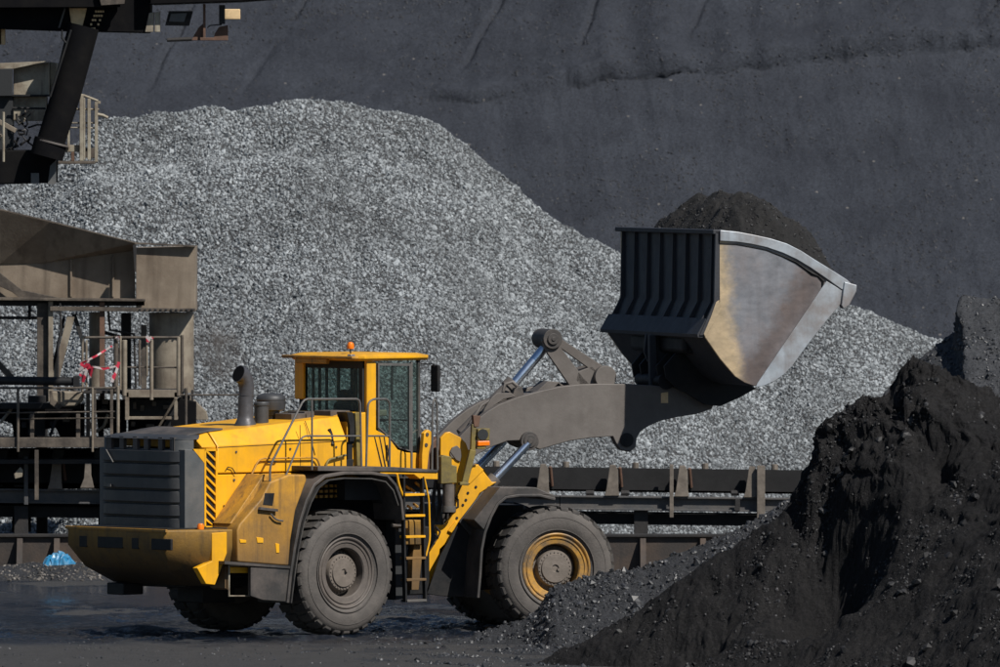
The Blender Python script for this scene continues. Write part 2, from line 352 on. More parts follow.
def coal_mat(name, c1, c2, rough=.8, bscale=14., bstr=.6, fleck=None, spec=.4):
    m = bpy.data.materials.new(name); m.use_nodes = True; N = m.node_tree.nodes; L = m.node_tree.links; b = N['Principled BSDF']
    tc = N.new('ShaderNodeTexCoord')
    n = N.new('ShaderNodeTexNoise'); n.inputs['Scale'].default_value = .6; n.inputs['Detail'].default_value = 10; n.inputs['Roughness'].default_value = .7; L.new(tc.outputs['Object'], n.inputs[0])
    r = N.new('ShaderNodeMapRange'); r.inputs[1].default_value = .35; r.inputs[2].default_value = .65; L.new(n.outputs[0], r.inputs[0])
    x = N.new('ShaderNodeMix'); x.data_type = 'RGBA'; x.inputs[6].default_value = (*c1,1); x.inputs[7].default_value = (*c2,1); L.new(r.outputs[0], x.inputs[0])
    col = x.outputs[2]
    gn = N.new('ShaderNodeTexNoise'); gn.inputs['Scale'].default_value = 21; gn.inputs['Detail'].default_value = 4; gn.inputs['Roughness'].default_value = .8; L.new(tc.outputs['Object'], gn.inputs[0])
    gr = N.new('ShaderNodeMapRange'); gr.inputs[1].default_value = .36; gr.inputs[2].default_value = .64; gr.inputs[3].default_value = .62; gr.inputs[4].default_value = 1.42; L.new(gn.outputs[0], gr.inputs[0])
    gv_ = N.new('ShaderNodeVectorMath'); gv_.operation = 'SCALE'; L.new(col, gv_.inputs[0]); L.new(gr.outputs[0], gv_.inputs['Scale']); col = gv_.outputs[0]
    if fleck:
        vo = N.new('ShaderNodeTexVoronoi'); vo.inputs['Scale'].default_value = fleck[1]; L.new(tc.outputs['Object'], vo.inputs[0])
        lt = N.new('ShaderNodeMath'); lt.operation = 'LESS_THAN'; lt.inputs[1].default_value = fleck[2]; L.new(vo.outputs['Distance'], lt.inputs[0])
        sp = N.new('ShaderNodeSeparateColor'); L.new(vo.outputs['Color'], sp.inputs[0]); g2 = N.new('ShaderNodeMath'); g2.operation = 'GREATER_THAN'; g2.inputs[1].default_value = fleck[3]; L.new(sp.outputs[0], g2.inputs[0])
        mu = N.new('ShaderNodeMath'); mu.operation = 'MULTIPLY'; L.new(lt.outputs[0], mu.inputs[0]); L.new(g2.outputs[0], mu.inputs[1])
        y = N.new('ShaderNodeMix'); y.data_type = 'RGBA'; L.new(mu.outputs[0], y.inputs[0]); L.new(col, y.inputs[6]); y.inputs[7].default_value = (*fleck[0],1); col = y.outputs[2]
    L.new(col, b.inputs['Base Color']); b.inputs['Roughness'].default_value = rough; b.inputs['Specular IOR Level'].default_value = spec
    n2 = N.new('ShaderNodeTexNoise'); n2.inputs['Scale'].default_value = bscale; n2.inputs['Detail'].default_value = 9; n2.inputs['Roughness'].default_value = .75; L.new(tc.outputs['Object'], n2.inputs[0])
    bp = N.new('ShaderNodeBump'); bp.inputs['Strength'].default_value = bstr; bp.inputs['Distance'].default_value = .06; L.new(n2.outputs[0], bp.inputs['Height']); L.new(bp.outputs[0], b.inputs['Normal'])
    return m

# ================================================================== SETTING
def ground_mat():
    m = bpy.data.materials.new('wet_yard_surface'); m.use_nodes = True; N = m.node_tree.nodes; L = m.node_tree.links; b = N['Principled BSDF']
    tc = N.new('ShaderNodeTexCoord')
    def noise(sc, det, mp=(1,1,1), rg=.6):
        a = N.new('ShaderNodeMapping'); a.inputs['Scale'].default_value = mp; L.new(tc.outputs['Object'], a.inputs[0])
        n = N.new('ShaderNodeTexNoise'); n.inputs['Scale'].default_value = sc; n.inputs['Detail'].default_value = det; n.inputs['Roughness'].default_value = rg; L.new(a.outputs[0], n.inputs[0]); return n.outputs[0]
    def mr(s, a, c, d=0., e=1.):
        r = N.new('ShaderNodeMapRange'); r.interpolation_type = 'SMOOTHSTEP'; r.inputs[1].default_value = a; r.inputs[2].default_value = c; r.inputs[3].default_value = d; r.inputs[4].default_value = e; L.new(s, r.inputs[0]); return r.outputs[0]
    sp = N.new('ShaderNodeSeparateXYZ'); L.new(tc.outputs['Object'], sp.inputs[0])
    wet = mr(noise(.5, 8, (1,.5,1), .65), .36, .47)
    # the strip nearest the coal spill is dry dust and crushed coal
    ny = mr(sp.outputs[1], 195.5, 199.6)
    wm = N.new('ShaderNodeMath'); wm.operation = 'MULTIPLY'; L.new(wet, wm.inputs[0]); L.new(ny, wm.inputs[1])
    x = N.new('ShaderNodeMix'); x.data_type = 'RGBA'; x.inputs[6].default_value = (.014,.013,.013,1); x.inputs[7].default_value = (.007,.012,.022,1); L.new(wm.outputs[0], x.inputs[0])  # blue in the wet colour stands in for sky reflection
    y = N.new('ShaderNodeMix'); y.data_type = 'RGBA'; y.blend_type = 'MULTIPLY'; y.inputs[0].default_value = .7; L.new(x.outputs[2], y.inputs[6])
    dn = mr(noise(2.2, 9, (1,.5,1), .7), .3, .7, .4, 1.5); cc = N.new('ShaderNodeCombineColor'); [L.new(dn, cc.inputs[k]) for k in range(3)]; L.new(cc.outputs[0], y.inputs[7])
    L.new(y.outputs[2], b.inputs['Base Color'])
    L.new(mr(wm.outputs[0], 0, 1, .92, .07), b.inputs['Roughness'])
    b.inputs['Specular IOR Level'].default_value = .9
    b.inputs['IOR'].default_value = 1.5
    n2 = noise(5.0, 9, (1,.25,1), .72); n3 = noise(26, 5, (1,.5,1))
    ad = N.new('ShaderNodeMath'); ad.operation = 'MULTIPLY_ADD'; ad.inputs[1].default_value = .25; L.new(n3, ad.inputs[0]); L.new(n2, ad.inputs[2])
    bp = N.new('ShaderNodeBump'); bp.inputs['Strength'].default_value = 1.; bp.inputs['Distance'].default_value = .16; L.new(ad.outputs[0], bp.inputs['Height']); L.new(bp.outputs[0], b.inputs['Normal'])
    return m
def gz(X, Y):
    near = np.exp(-((X+2)/14)**2-((Y-199)/9)**2)
    return near*(.022*fbm(X, Y*.6, .8, 3, 3)-.012)+.085*near*sstep((Y-196.6)/2.8)*fbm(X*.7, Y*.8, 2.6, 4, 8, .6)*(.25+.75*sstep(fbm(X, Y*.4, .35, 3, 14)*1.6+.5))
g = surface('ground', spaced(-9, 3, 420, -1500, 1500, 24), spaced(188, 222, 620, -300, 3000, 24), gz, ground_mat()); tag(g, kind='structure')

G_ = g
# far coal mountain
lx, lz = prof([(-200,118),(300,112),(430,103),(500,100),(560,96),(600,84),(700,76),(770,66),(850,62),(930,52),(1000,50),(1200,40)], 288)
def far_coal(X, Y):
    f = .70*(Y-276)
    led = np.interp(X, lx, lz)+.10*fbm(X, X*0, .9, 4, 21)
    y0 = 276+led/.70
    d = Y-y0
    step = (.20+.22*sstep((fbm(X, X*0, .35, 3, 5)+.35)/.5))*(.55+.45*sstep((X-.5)/2))*sstep((X+2.3)/1.5)
    up = np.where(d > 0, led+step*sstep(d/.22)+.54*d, f)
    rake = -.16*np.clip(1-np.abs(((X-.35*d+.5*fbm(X, Y, .2, 2, 9)) % 2.35)-1.17)/.12, 0, 1)*sstep((d-.6)/1.5)*sstep(fbm(X, Y, .25, 2, 12)+.7)
    z = up+.14*fbm(X, Y*.5, .22, 3, 30)+.035*fbm(X, Y, 1.1, 6, 40, .66)+rake+np.where(d > 0, .07*fbm(X*.18, Y, .9, 4, 61, .6), .035*fbm(X*1.6+.2*Y, Y*.25, .9, 4, 62, .6))
    return np.maximum(z, -.05)
def far_lip(X, Y, Z):
    d = Y-276-(np.interp(X, lx, lz)+.10*fbm(X, X*0, .9, 4, 21))/.70
    k = sstep((X+2.3)/1.5)*(.3+.7*sstep(fbm(X, X*0, .5, 3, 6)+.2))*np.where(X > 1.5, 1., .5)
    return X, Y-.30*k*np.exp(-((d-.2)/.22)**2)*(d > .02), Z
M['far_coal'] = coal_mat('distant_coal', (.0245,.028,.037), (.038,.0432,.055), .85, 12., 1., ((.17,.16,.15), 3.2, .09, .86), .25)
fc = surface('coal_hillside', spaced(-12, 12, 560, -90, 90, 16), spaced(274.5, 297, 420, 273, 345, 12), far_coal, M['far_coal'], far_lip)
tag(fc, kind='structure')
M['farlump'] = rock_mat('distant_coal_lump', (.022,.0235,.028), (.036,.038,.044), (.058,.060,.066), .8)
set_dens(fc, lambda x, y, z: (np.abs(x) < 12)*np.clip(.35+.9*fbm(x, y, .5, 3, 77), .05, 1.6)*(y < 300))
scatter(fc, [(stone_set('far_lumps', 4, M['farlump'], 3), 110, .02, .085, 1)])

# grey gravel heap
gx, gzv = prof([(-250,260),(-120,215),(-20,190),(40,166),(75,140),(100,116),(140,111),(200,104),(250,100),(285,97),(310,93),(345,97),(370,103),(400,110),(425,113),(440,118),(460,132),(480,150),(500,170),(520,189),(545,207),(560,216),(590,232),(620,247),(680,262),(740,276),(800,288),(850,299),(880,311),(905,322),(930,331),(945,336),(1000,352),(1100,400),(1300,520)], 243)
def gravel(X, Y):
    yr = 243+.35*fbm(X, X*0, .2, 2, 2)
    h = np.interp(X, gx, gzv)+.04*fbm(X, X*0, 1.2, 4, 90)
    d = yr-Y
    z = np.where(d > 0, h-.70*d, h+.62*d)-.10*np.exp(-(d/.35)**2)
    # hump: steeper upper lip that breaks from upper right to lower left
    up_ = sstep((1.9+.22*fbm(X, Y, .6, 3, 58)+.16*X*0-d)/.5)*sstep((X+11)/3)*sstep((3.2-X)/2.)
    z += .42*(1-np.clip(d/2.4, 0, 1))*0-.16*up_*np.sin(np.clip(d, 0, 2)*1.57)+up_*.10*fbm(X, Y, 1.1, 4, 59)
    z += (.26*fbm(X, Y, .30, 4, 50, .55)+.055*fbm(X, Y, 1.7, 4, 55, .6))*sstep(d/1.2)
    return np.maximum(z, -.06)
M['gravel_base'] = coal_mat('gravel_gaps', (.045,.047,.05), (.075,.077,.08), .9, 22, 1.)
gh = surface('gravel_heap', spaced(-10.5, 10, 330, -26, 24, 10), np.linspace(229.5, 257, 300), gravel, M['gravel_base'])
tag(gh, 'large heap of pale grey crushed stone behind the loader', 'gravel heap', kind='stuff')
M['stone'] = rock_mat('grey_stone', (.08,.088,.095), (.20,.217,.228), (.335,.36,.376), .85)
set_dens(gh, lambda x, y, z: ((y < 244.5) & (x > -12.5) & (x < 12) & (z > -.03))*1.0)
scatter(gh, [(stone_set('gravel_stones', 8, M['stone'], 5, .62), 680, .040, .106, 2), (stone_set('gravel_boulders', 4, M['stone'], 35, .6), 14, .09, .17, 22)])

# foreground coal: lumpy strip (B), smooth dark heap (A), crusted back heap (C)
bx, bz = prof([(380,652),(430,641),(470,634),(500,627),(525,619),(538,608),(549,590),(556,583),(575,579),(612,573),(650,564),(680,552),(711,539),(754,519),(787,503),(820,480),(860,470),(1100,460)], 197.6)
def strip(X, Y):
    h = np.interp(X, bx, bz); d = 197.6-Y
    z = np.where(d > 0, h-.55*d, h+1.0*d)
    z = z+.045*fbm(X, Y, 1.5, 4, 101)*sstep((z+.3)/.4)+.03*fbm(X, Y, 6., 3, 104, .6)
    # scattered crust towards the camera on the flat
    fl = .035*sstep(fbm(X, Y, .8, 4, 120)+.35)*np.exp(-((Y-194)/6)**2)*sstep((X+3.5)/3)-.02
    return np.maximum(z, fl)
ax, az = prof([(430,720),(500,684),(540,661),(560,650),(595,635),(645,605),(694,569),(720,552),(744,539),(768,520),(786,508),(796,488),(803,462),(812,440),(828,418),(845,406),(868,403),(884,401),(893,398),(896,379),(905,364),(915,361),(930,366),(950,376),(975,388),(1000,400),(1040,420),(1150,440),(1400,520)], 190)
ax2, az2 = prof([(430,720),(540,665),(600,640),(660,615),(720,590),(780,560),(840,520),(900,470),(950,430),(1000,412),(1050,420),(1400,520)], 190)
def heapA(X, Y):
    d = 190-Y; wob = .12*fbm(Y*0, Y, .9, 3, 131)+.25*fbm(X, Y, .7, 3, 133)
    dd = np.clip(d, 0, 99)
    a = np.interp(X-.40*dd+wob*sstep(dd)+.11*fbm(X, Y, 2.3, 4, 134, .65)*sstep(dd*2), ax, az); c = np.interp(X-.15*dd+wob, ax2, az2)
    t = sstep((dd-.9)/1.9)
    h = a*(1-t)+np.minimum(c+.35*dd, 99)*t
    z = np.where(d > 0, h-.62*d+.10*t*dd*0, h+1.15*d)
    rg = fbm(X-.5*dd, Y, .75, 5, 140, .55, True)
    z += (.10*rg)*sstep(dd/.3)*(.25+.75*sstep(fbm(X, Y, .35, 2, 150)+.6))*(.5+.9*np.exp(-(dd/2.2)**2))
    z += .16*fbm(X, Y, 1.3, 5, 158, .6, True)*np.exp(-((X-4.9)/1.3)**2-(dd/1.6)**2)*sstep(dd/.12)
    z += .05*fbm(X, Y, 2.2, 5, 160, .62)+.14*fbm(X, Y, .5, 3, 165)*sstep(dd/1.)
    z += (.030*fbm(X, Y, 6.5, 3, 181, .6)+.035*np.abs(fbm(X, Y, 3.2, 3, 183, .6)))*sstep(dd/.1)
    z += .16*(fbm(X, Y, 2.6, 4, 188, .6, True)-.15)*np.exp(-(d/.45)**2)*sstep((X-4.2)/.4)
    z -= .75*np.exp(-((X-4.75)/.6)**2-((Y-188.1)/1.1)**2)
    z += .35*np.exp(-((X-5.7)/.45)**2-((Y-188.2)/.9)**2)
    z += .26*np.exp(-((X-2.45)**2+(Y-187.2)**2)/.10)
    return np.maximum(z, -.06)
def crumble(X, Y, Z):
    m = (Z > .05)*sstep((190.3-Y)/.3)*(.22+.78*sstep((Z-1.5)/1.6)*sstep((X-3.6)/.8)*(.55+.45*np.exp(-((X-5.2)/1.6)**2)))
    X2 = X+m*(.13*fbm(Z, X*.6+Y*.2, 1.5, 4, 401, .6)+.05*fbm(Z*1.2, Y, 5., 3, 405, .6))
    return X2, Y-m*.10*fbm(Z, X, 2.2, 4, 409, .6), Z+m*.06*fbm(Z*1.4, X, 3., 4, 411, .6)
cx, cz = prof([(700,690),(800,560),(860,440),(885,392),(905,372),(925,353),(945,338),(955,333),(958,315),(955.5,303),(962,297),(978,296),(1000,293),(1060,290),(1200,300),(1500,420)], 193)
def heapC(X, Y):
    d = 193-Y; dd = np.clip(d, 0, 99)
    h = np.interp(X-.02*dd+.06*fbm(X, Y, 1.4, 3, 170)*sstep(dd*3), cx, cz)
    z = np.where(d > 0, h-.50*d, h+1.1*d)
    z += .06*fbm(X, Y, 1.8, 5, 171, .6)
    cr = fbm(X*1., Y, 1.1, 4, 177, .5, True); z -= .10*sstep((cr-.62)/.2)
    return np.maximum(z, -.06)
M['coalA'] = coal_mat('fine_coal', (.0105,.0105,.0115), (.023,.0222,.0226), .9, 24, 1., ((.06,.06,.065), 7., .08, .93), .15)
M['coalB'] = coal_mat('crushed_coal', (.020,.0215,.025), (.036,.038,.043), .8, 20, 1.)
M['lumpB'] = rock_mat('coal_lump', (.012,.013,.015), (.030,.032,.036), (.052,.055,.062), .5, .6)
M['lumpA'] = rock_mat('dull_coal_lump', (.008,.008,.009), (.016,.016,.017), (.042,.042,.045), .6)
LB = stone_set('coal_lumps_a', 6, M['lumpB'], 8); LA = stone_set('coal_lumps_b', 6, M['lumpA'], 9)
cb = surface('coal_spill', spaced(-3.2, 5.2, 330, -5, 12, 8), np.linspace(188, 199.2, 300), strip, M['coalB'])
tag(cb, 'low bank of crushed grey-black coal in front of the right wheel', 'coal bank', kind='stuff')
set_dens(cb, lambda x, y, z: np.clip((z+.01)*14, 0, 1)*(y < 199)*(.35+.65*np.clip(.5+fbm(x, y, 1., 3, 5), 0, 1)))
scatter(cb, [(LB, 330, .025, .11, 4), (LB, 6, .10, .26, 5)])
M['coalC'] = coal_mat('crusted_coal', (.034,.036,.041), (.056,.059,.065), .8, 18, 1.)
ca = surface('coal_heap', spaced(-1.5, 8.2, 500, -3, 16, 10), np.linspace(178, 193.6, 500), heapA, M['coalA'], crumble)
tag(ca, 'steep dark heap of fine coal filling the lower right corner', 'coal heap', kind='stuff')
set_dens(ca, lambda x, y, z: np.clip(.25+1.3*fbm(x, y, .9, 4, 6), 0.03, 1.3)*(y < 190.5)*(z > 0))
scatter(ca, [(LA, 210, .018, .07, 6), (LA, 7, .06, .22, 7)])
cc_ = surface('crusted_coal_heap', spaced(4.4, 8.6, 260, 3.5, 18, 8), np.linspace(186, 197.5, 260), heapC, M['coalC'])
tag(cc_, 'grey crusted coal heap at the right edge behind the dark heap', 'coal heap', kind='stuff')
set_dens(cc_, lambda x, y, z: np.clip(.6+fbm(x, y, 1., 3, 16), .1, 1.2)*(y < 193.3)*(z > 0))
scatter(cc_, [(LB, 260, .02, .085, 8)])

set_dens(G_, lambda x, y, z: ((x > -9) & (x < 3) & (y > 189) & (y < 201.5))*np.clip(fbm(x, y, .9, 4, 501)*1.6+.45+.35*(x+2)/4, 0, 1.4)*sstep_s(y))
scatter(G_, [(LB, 26, .015, .06, 51)])
# ================================================================== LOADER
LD = empty('wheel_loader', RO, YR)
tag(LD, 'big yellow articulated wheel loader with raised bucket full of coal', 'wheel loader')

# ---- wheels (built facing -y, outer face at y=-TW/2)
def tyre_parts():
    t = MB(); pr = [(.50,-.24),(.53,-.315),(.57,-.345),(.66,-.372),(.75,-.378),(.83,-.365),(.885,-.335),(.912,-.29),(.912,-.2),(.915,0),(.912,.2),(.912,.29),(.885,.335),(.83,.365),(.75,.378),(.66,.372),(.57,.345),(.50,.24)]
    t.lathe(pr, n=72, caps=False)
    for rr in (.60, .785):
        t.lathe([(rr-.006,-.30),(rr-.006,-.379),(rr+.006,-.379),(rr+.006,-.30)], n=72, caps=False)
    l = MB(); n = 30
    for side in (-1, 1):
        for k in range(n):
            a0 = 2*math.pi*(k+(.5 if side > 0 else 0))/n
            sec = [(.888,.338),(.918,.334),(.945,.305),(.955,.25),(.958,.03)]
            rings = []
            for i, (r, y) in enumerate(sec):
                sk = .10*(1-(i/4.))*0-.07*(y < .1)-.035*(i == 3)
                hw = (.060,.066,.070,.072,.060)[i]
                ring = []
                for da, rr in ((-hw, 0), (hw, 0), (hw, -.10), (-hw, -.10)):
                    a = a0+da+sk*side; q = r+rr; yy = y-(.10 if rr and i < 3 else 0)
                    if i == 4 : yy = y
                    ring.append(Vector((q*math.cos(a), side*yy, q*math.sin(a))))
                rings.append(ring)
            l.loft(rings)
    return t, l
tm, lm = tyre_parts(); tyre_me = tm.mesh('tyre', 40); tyre_me.materials.append(M['tyre']); lug_me = lm.mesh('tread', 30); lug_me.materials.append(M['tread'])
def rim_mesh(deep):
    r = MB()
    r.lathe([(.545,-.30),(.545,-.345),(.53,-.352),(.515,-.345),(.505,-.325),(.485,-.318),(.475,-.335),(.46,-.335),(.45,-.32),(.385,-.31),(.37,-.29),(.365,-.06),(.30,-.04),(.30,.1),(.30,.3),(.54,.3)], n=64, caps=False)
    return r
def hub_mesh():
    h = MB()
    h.lathe([(.362,-.00),(.355,-.10),(.335,-.12),(.285,-.125),(.28,-.235),(.265,-.258),(.225,-.262),(.215,-.285),(.06,-.29),(.05,-.27),(.001,-.27)], n=48)
    for n, rr, s, y in ((30, .315, .013, -.145), (26, .245, .011, -.272)):
        for k in range(n):
            a = 2*math.pi*k/n; h.tube([(rr*math.cos(a), y+.03, rr*math.sin(a)), (rr*math.cos(a), y, rr*math.sin(a))], s, 6)
    h.tube([(.03,-.27,.04),(.03,-.31,.04)], .022, 8)
    return h
rim_me = rim_mesh(0).mesh('rim', 35); rim_me2 = rim_me.copy(); rim_me.materials.append(M['rim_grey']); rim_me2.materials.append(M['rim_yellow'])
hub_me = hub_mesh().mesh('hub', 35); hub_me.materials.append(M['hub'])
def wheel(front, side, spin, ty):
    o = bpy.data.objects.new('wheel', rim_me2 if front else rim_me); COL.objects.link(o); o.parent = LD
    lat = -(TRK-TW/2) if side < 0 else (TRK-TW/2)
    if front:
        d = Matrix.Rotation(-YR, 3, 'Z')@(FO-RO)+Matrix.Rotation(YF-YR, 3, 'Z')@Vector((0, lat, .955)); rz = YF-YR
    else: d = Vector((0, lat, .955)); rz = 0
    o.location = d; o.rotation_euler = (0, spin, rz+(math.pi if side > 0 else 0))
    o['label'] = ('right' if side < 0 else 'left')+(' front wheel with yellow ring on its rim' if front else ' rear wheel with dusty grey rim')
    for nm, me in (('tyre', tyre_me), ('tread', lug_me), ('hub', hub_me)):
        c = bpy.data.objects.new(nm, me); COL.objects.link(c); c.parent = o
wheel(False, -1, .3, 0); wheel(False, 1, .9, 0); wheel(True, -1, 1.3, 0); wheel(True, 1, 2., 0)
# axles
a = MB(); a.tube([(0,-1.2,.955),(0,1.2,.955)], .17, 14); a.lathe([(.1,-.45),(.36,-.2),(.4,0),(.36,.2),(.1,.45)], (0,0,.955), 20); a.build('axle', M['black'], LD)
a = MB(); a.tube([(0,-1.2,.955),(0,1.2,.955)], .17, 14); a.lathe([(.1,-.45),(.36,-.2),(.4,0),(.36,.2),(.1,.45)], (0,0,.955), 20); a.build('axle', M['black'], LD, front=True)

# ---- rear frame body
def rp(u, v, lat): return FR.p3(u, v, lat)
def rz(u, v, lat): return FR.at(u, v, lat)[1]
def rx(u, v, lat): return FR.at(u, v, lat)[0]
b = MB(); b.box(-2.3, 2.1, -.55, .55, .75, 1.5); b.box(-2.2, -.9, -.85, .85, .9, 1.55); b.box(.6, 1.6, -.8, .8, .9, 1.7); b.build('rear_chassis', M['black'], LD, bevel=.02)
b = MB(); b.box(-1.75, -1.1, -.3, .3, .5, .8); b.build('oil_sump', M['black'], LD, bevel=.02); b = MB(); b.plan([(-2.6,.55),(-2.6,.95),(-2.2,.95),(-2.2,.55)], .62, .8); b.build('towing_block', M['black'], LD, bevel=.02)
# counterweight
zt = rz(160, 530.5, -1.2); lv = []
def ring(x0, x1, x2, l1, l2, z): return [Vector((x2,l2,z)),Vector((x1,l2,z)),Vector((x0,l1,z)),Vector((x0,-l1,z)),Vector((x1,-l2,z)),Vector((x2,-l2,z))]
b = MB(); b.loft([ring(-3.20,-2.66,-2.05,1.15,1.5,zt), ring(-3.20,-2.68,-2.05,1.15,1.5,zt-.27), ring(-2.98,-2.55,-2.05,1.0,1.42,zt-.60), ring(-2.45,-2.3,-2.05,.75,1.15,zt-.86)])
cwt = b.build('counterweight', M['yellow_worn'], LD, bevel=.025)
b = MB()
b.box(-3.215,-3.17,-1.2,1.2,zt-.035,zt+.012); b.build('counterweight_lip', M['yellow_dirty'], LD, bevel=.008)
for (u0,v0,u1,v1) in ((86,535,94,541),(105,536,131,544),(140,538,147,545),(160,535,180,546)):
    c = MB(); l0 = (123.5-u0)/42.9*.995; l1 = (123.5-u1)/42.9*.995
    z0 = rz(u0, v0+0, 0); c.box(-3.204,-3.16,l1*1.0,l0*1.0,zt-.30+.0*(v1),zt-.13); c.build('slot_shade_plate', M['black'], LD, bevel=.01)  # flat black plates, their colour standing in for shaded slot cutouts
b = MB(); b.prism(FR.poly([(211,533),(226,532),(226,553),(214,585),(205,584),(196,568),(211,561)], -1.49), -1.515, -1.40); b.build('side_plate', M['yellow'], LD, bevel=.012)
b = MB(); p = rp(198,524,-1.2); b.lathez([(.05,0),(.055,.05),(.04,.085),(.01,.09)], (p.x+.05,p.y,zt+.0), 12); b.build('tail_light', M['orange'], LD)
# deck over the counterweight
b = MB(); b.box(-3.1,-2.0,-1.1,1.1,zt-.03,zt+.02); b.build('rear_deck', M['black'], LD)

# grille: six bowed slats and a housing
gxr, gl = -2.76, 1.0
def bow(x, l, rr, n=7):
    pts = [(x+.36, l)]
    for k in range(n): a_ = math.pi/2*k/(n-1); pts.append((x+rr-rr*math.sin(a_), l-rr+rr*math.cos(a_)))
    return pts+[(px, -py) for px, py in reversed(pts)]
zs = [rz(175, v, -1.0) for v in (450,463.5,477,490.5,504,517.5,531)]
for i in range(6):
    a_, c_ = zs[i], zs[i+1]; b = MB()
    rings = [[Vector((x,y,a_-.015)) for x,y in bow(gxr+.015,gl-.008,.265)], [Vector((x,y,a_-.03)) for x,y in bow(gxr-.012,gl+.0,.27)], [Vector((x,y,c_+.02)) for x,y in bow(gxr-.015,gl+.005,.27)], [Vector((x,y,c_+.004)) for x,y in bow(gxr+.0,gl+.0,.27)], [Vector((x,y,c_)) for x,y in bow(gxr+.08,gl-.07,.25)],[Vector((x,y,a_-.015)) for x,y in bow(gxr+.10,gl-.07,.25)]]
    b.loft(rings, caps=False); b.build('grille_slat', M['grey_plastic'], LD)
b = MB(); b.loft([[Vector((x,y,z)) for x,y in bow(gxr+.09,gl-.06,.25)] for z in (zt, zs[0])]); b.build('grille_housing', M['black'], LD)
# ragged top of the grille with open mesh
ztop = rz(178, 438, -1.0)
b = MB(); b.loft([[Vector((x,y,z)) for x,y in bow(gxr+dx,gl-dl,.27)] for z, dx, dl in ((ztop-.03,.0,.0),(ztop,.04,.03),(ztop+.035,.14,.14))]); b.build('grille_cap', M['grey_plastic'], LD, bevel=.01)
for l in (-.78,-.5,-.16,.1,.42,.72):
    b = MB(); b.box(gxr+.02, gxr+.08, l-.05, l+.05, zs[0]-.02, ztop); b.build('grille_strut', M['fender'], LD)
for sd_ in (-1, 1):
    b = MB(); pts = [(gxr+.27-.26*math.sin(t), sd_*(gl-.27+.26*math.cos(t))) for t in np.linspace(0, 1.35, 6)]
    rings = [[Vector((x,y,z)) for x,y in pts+[(gxr+.27,sd_*.7)]] for z in (zs[0]-.02, ztop-.02)]; b.loft(rings); b.build('grille_corner', M['grey_panel'], LD)
b = MB(); p0 = rp(107,455,0); b.bar((gxr-.04,.72,zs[0]-.03),(gxr-.04,.55,zs[0]-.22),.02,.02,(1,0,0)); b.build('grille_latch', M['rail'], LD)
b = MB(); b.box(gxr-.05, gxr, .60,.68, zs[3]+.02, zs[3]+.06); b.build('grille_latch', M['rail'], LD)

# hood, side panels
xa = rx(183, 460, -1.0); xm = rx(217, 460, -1.0); xb = rx(347, 460, -1.0)
def hood_ring(x, zl, zc, ztp, l=1.0, lt=.80): return [Vector((x,-l,zl)),Vector((x,-l,zc)),Vector((x,-lt,ztp)),Vector((x,lt,ztp)),Vector((x,l,zc)),Vector((x,l,zl))]
zseam = rz(260, 472.5, -1.0)
zc0, zc1 = rz(217,446,-1.0), rz(345,440,-1.0); zt0, zt1 = rz(217,432.5,-.8), rz(345,416,-.8)
za = rz(183,437,-.8)
b = MB(); b.loft([hood_ring(gxr+.42, rz(183,448.5,-1.0), rz(183,447,-1.0), za), hood_ring(xm-.02, rz(217,448.5,-1.0), zc0-.0, zt0)]); b.build('hood_rear_section', M['yellow'], LD, bevel=.012)
b = MB(); b.loft([hood_ring(xm+.01, zseam, zc0, zt0+.004), hood_ring(xb, zseam, zc1, zt1)]); b.build('hood', M['yellow'], LD, bevel=.02)
b = MB(); b.loft([[Vector((x,-.78,z)),Vector((x,-.78,z+.03)),Vector((x,.78,z+.03)),Vector((x,.78,z))] for x, z in ((gxr+.3, za-.0),(xm-.02, zt0+.002),(xm+.3, zt0+.035))]); b.build('hood_top_cover', M['fender'], LD, bevel=.01)
zlow = rz(260, 575, -1.0)
b = MB(); b.box(xm+.01, xb+.5, -.995, .995, zt-.55, zseam-.018); b.build('side_panel', M['yellow'], LD, bevel=.015)
b = MB(); b.box(xa+.05, xb+.4, -.93, .93, zt-.5, zseam+.05); b.build('engine_bay', M['black'], LD)
b = MB(); b.prism(FR.poly([(183.5,449.5),(191,449.5),(203,463),(203,529),(183.5,529)], -1.0), -1.035, 1.0); b.build('grey_side_panel', M['grey_panel'], LD, bevel=.012)
b = MB(); b.prism(FR.poly([(193,449),(217,449),(217,529),(204.2,529),(204.2,462)], -.97), -.975, .97); b.build('vent_backing', M['black'], LD)
for q in ([(204.5,448.5),(217.5,448.5),(217.5,451),(204.5,451)], [(204.5,526),(217.5,526),(217.5,529),(204.5,529)], [(204.3,448.5),(206,448.5),(206,529),(204.3,529)], [(215.6,448.5),(217.6,448.5),(217.6,529),(215.6,529)]):
    b = MB(); b.prism(FR.poly(q, -1.0), -1.005, -.96); b.build('vent_frame', M['yellow'], LD)
b = MB(); b.prism(FR.poly([(193,449),(204.3,449),(204.3,463)], -1.0), -1.002, -.96); b.build('vent_frame', M['yellow'], LD)
for k in range(9):
    v0 = 449+k*8.6
    b = MB(); b.prism(FR.poly([(206,v0),(215.8,v0+10),(215.8,v0+12.6),(206,v0+2.6)] if v0+12.6 < 528 else [(206,v0),(215.8,min(v0+10,527)),(215.8,527.5),(206,v0+2.6)], -1.0), -1.0, -.965); b.build('vent_slat', M['yellow'], LD)
